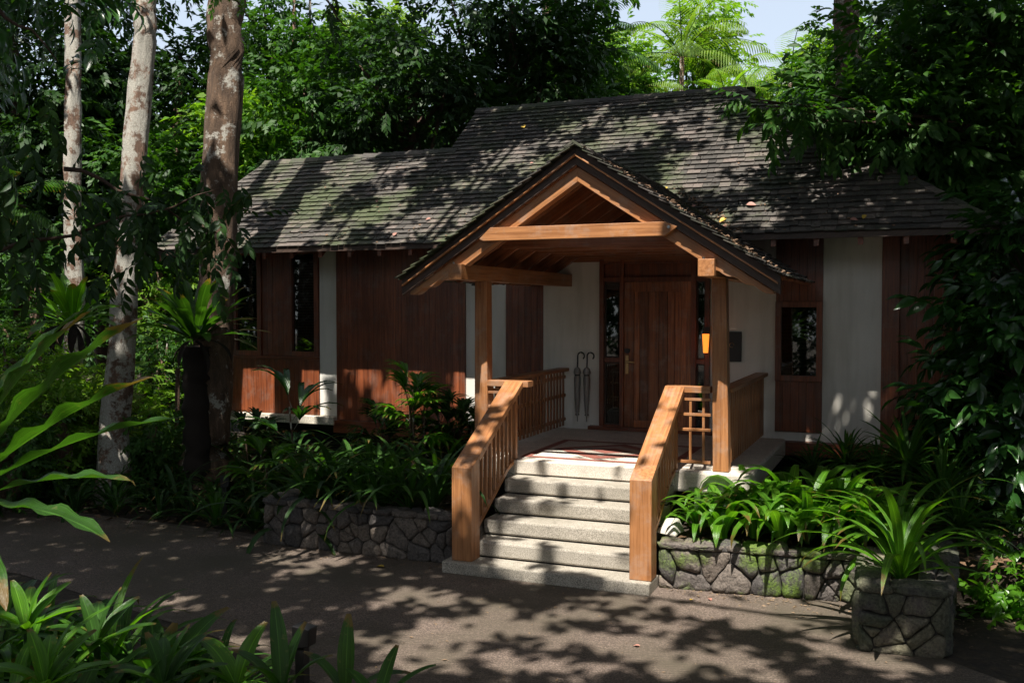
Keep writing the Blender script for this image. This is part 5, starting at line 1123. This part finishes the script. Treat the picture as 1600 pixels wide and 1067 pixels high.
# ================================================================== fallen leaves
def fallen(u, v, hitf, label, s_, mat, rz):
    p, nrm = hitf(u, v); V, Q = tmpl_leaf(.7, .1, 4); V = V*s_*.8; m = MB(); V[:, 2] += .25*V[:, 1]**2/s_+.03*s_
    m.add([tuple(x) for x in V], [tuple(q) for q in Q]); me = m.build('fallen_leaf', mat, smooth=True); me.location = p+nrm*.035
    me.rotation_euler = (nrm.to_track_quat('Z', 'Y') @ Vector((0, 0, 1)).rotation_difference(Vector((0, 0, 1)))).to_euler(); me.rotation_euler.rotate_axis('Z', rz); tag(me, label, 'fallen leaf')
def hroof(u, v):
    d_ = ray(u, v); s_ = (ZE-YE*TM-H)/(d_.z-d_.y*TM); return Vector((0, 0, H))+d_*s_, NS
def hground(u, v): return P(u, v, z=0)-Vector((0, 0, .02)), Vector((0, 0, 1))
for i, (u, v, s_, mt, lab) in enumerate([(1167, 324, .15, 'fallen', 'large pink fallen leaf on the main roof right of the porch ridge'), (617, 372, .12, 'fallen', 'orange fallen leaf near the eave of the lower roof'), (674, 345, .10, 'fallen', 'small orange fallen leaf above the one near the lower eave'),
        (590, 316, .07, 'fallen', 'tiny reddish fallen leaf in the middle of the lower roof'), (829, 259, .07, 'fallen', 'tiny pink fallen leaf left of the porch ridge'), (820, 203, .15, 'fallen_y', 'yellow fallen leaf high on the main roof above the porch'),
        (1135, 345, .13, 'fallen_y', 'curled yellow fallen leaf where the porch roof meets the main roof'), (1128, 357, .10, 'fallen', 'pink fallen leaf in the valley beside the porch roof, lowest'), (1082, 328, .10, 'fallen', 'pink fallen leaf in the valley beside the porch roof, upper'),
        (1108, 345, .11, 'fallen', 'pink fallen leaf in the valley beside the porch roof, middle'), (1352, 340, .10, 'fallen_y', 'yellow fallen leaf near the right eave'), (1328, 347, .12, 'fallen', 'brown-pink fallen leaf near the right eave, left of the yellow one'), (1040, 300, .10, 'fallen_y', 'yellow fallen leaf caught against the porch roof')]):
    fallen(u, v, hroof, lab, s_, mt, i*1.7)
for i, (u, v, s_, mt, lab) in enumerate([(600, 888, .12, 'fallen_y', 'yellow fallen leaf on the drive left of the bottom step'), (1108, 937, .07, 'fallen', 'small brown fallen leaf on the drive below the mossy wall, right one'), (1078, 940, .06, 'fallen_y', 'small tan fallen leaf on the drive below the mossy wall, left one'), (1000, 1012, .07, 'fallen', 'small reddish fallen leaf in a patch of sun on the drive')]):
    fallen(u, v, hground, lab, s_, mt, i*2.1)
# leaf litter in the beds
rr = np.random.default_rng(3); n = 5000
x = rr.uniform(-15, 4, n); y = rr.uniform(9.2, 12.9, n); ok = (x < -6.9) | ((x > -6.5) & (x < -4.5)) | (x > -2.1)
z = np.where((x > -6.5) & (x < -4.5), .45, np.where(x > -2.1, .42, .02)); x, y, z = x[ok], y[ok], z[ok]; ok2 = ~((x > -99) & (x < -98)); z = np.where(ok2, z, .45); n = len(x)
V, Q = scatter(tmpl_diamond(.5), np.stack([x, y, z+.01], -1), rr.uniform(0, 6.28, n), rr.normal(0, .15, n), rr.normal(0, .3, n), rr.uniform(.05, .12, n)); o = npmesh('leaf_litter', V, Q, plain('litter', (.14, .08, .04), .8)); tag(o, 'brown leaf litter lying in the planted beds', 'leaf litter'); o['kind'] = 'stuff'

n = 3200; x = rr.uniform(-13, 1.2, n); y = np.where(rr.random(n) < .7, 9.05-np.abs(rr.normal(0, .18, n)), rr.uniform(6, 9, n)); ok = ~((x > -4.4) & (x < -2.1) & (y > 8.6)) & ~((x > -.45) & (x < .35) & (y > 7.8)); x, y = x[ok], y[ok]; n = len(x)
V, Q = scatter(tmpl_diamond(.45), np.stack([x, y, 0*x+.012], -1), rr.uniform(0, 6.28, n), rr.normal(0, .12, n), rr.normal(0, .2, n), rr.uniform(.01, .055, n)*rr.random(n)**.5); o = npmesh('leaf_grit', V, Q, plain('grit', (.22, .15, .09), .85)); tag(o, 'tiny leaf scraps and grit along the edges of the drive', 'leaf litter'); o['kind'] = 'stuff'

# leaf scraps caught on the roofs, thickest in the valley and along the right verge of the porch
n = 900; xx = rr.uniform(-10, .2, n); vv = rr.random(n)**1.5; yy = YE+vv*3.0; ok = yy < np.where(xx < XM0, 14.1, 15.1); ok &= (ZE+(yy-YE)*TM > AZ-SL*np.abs(xx-AX)+.05); ok &= xx < XM1-(yy-YE)*1.1; xx, yy = xx[ok], yy[ok]
p1 = np.stack([xx, yy, ZE+(yy-YE)*TM+.035], -1)
n2 = 260; x2 = AX+(XRt-AX)*(rr.random(n2)**.6); y2 = rr.uniform(YF+.02, YF+.6, n2); p2 = np.stack([x2, y2, AZ-SL*np.abs(x2-AX)+.03], -1)
n3 = 160; t3 = rr.random(n3); x3 = AX+1.15-(t3*1.0)+rr.normal(0, .04, n3)+.05; y3 = YE+t3*.9; p3 = np.stack([x3, y3, np.maximum(ZE+(y3-YE)*TM, AZ-SL*np.abs(x3-AX))+.04], -1)
pp_ = np.vstack([p1, p2, p3]); n = len(pp_)
V, Q = scatter(tmpl_leaf(.5, .2, 3), pp_, rr.uniform(0, 6.28, n), rr.normal(0, .3, n), rr.normal(0, .5, n), rr.uniform(.02, .06, n)); o = npmesh('roof_litter', V, Q, plain('roof_scraps', (.20, .12, .07), .8)); tag(o, 'small dead leaves scattered over the mossy shingles', 'leaf litter'); o['kind'] = 'stuff'
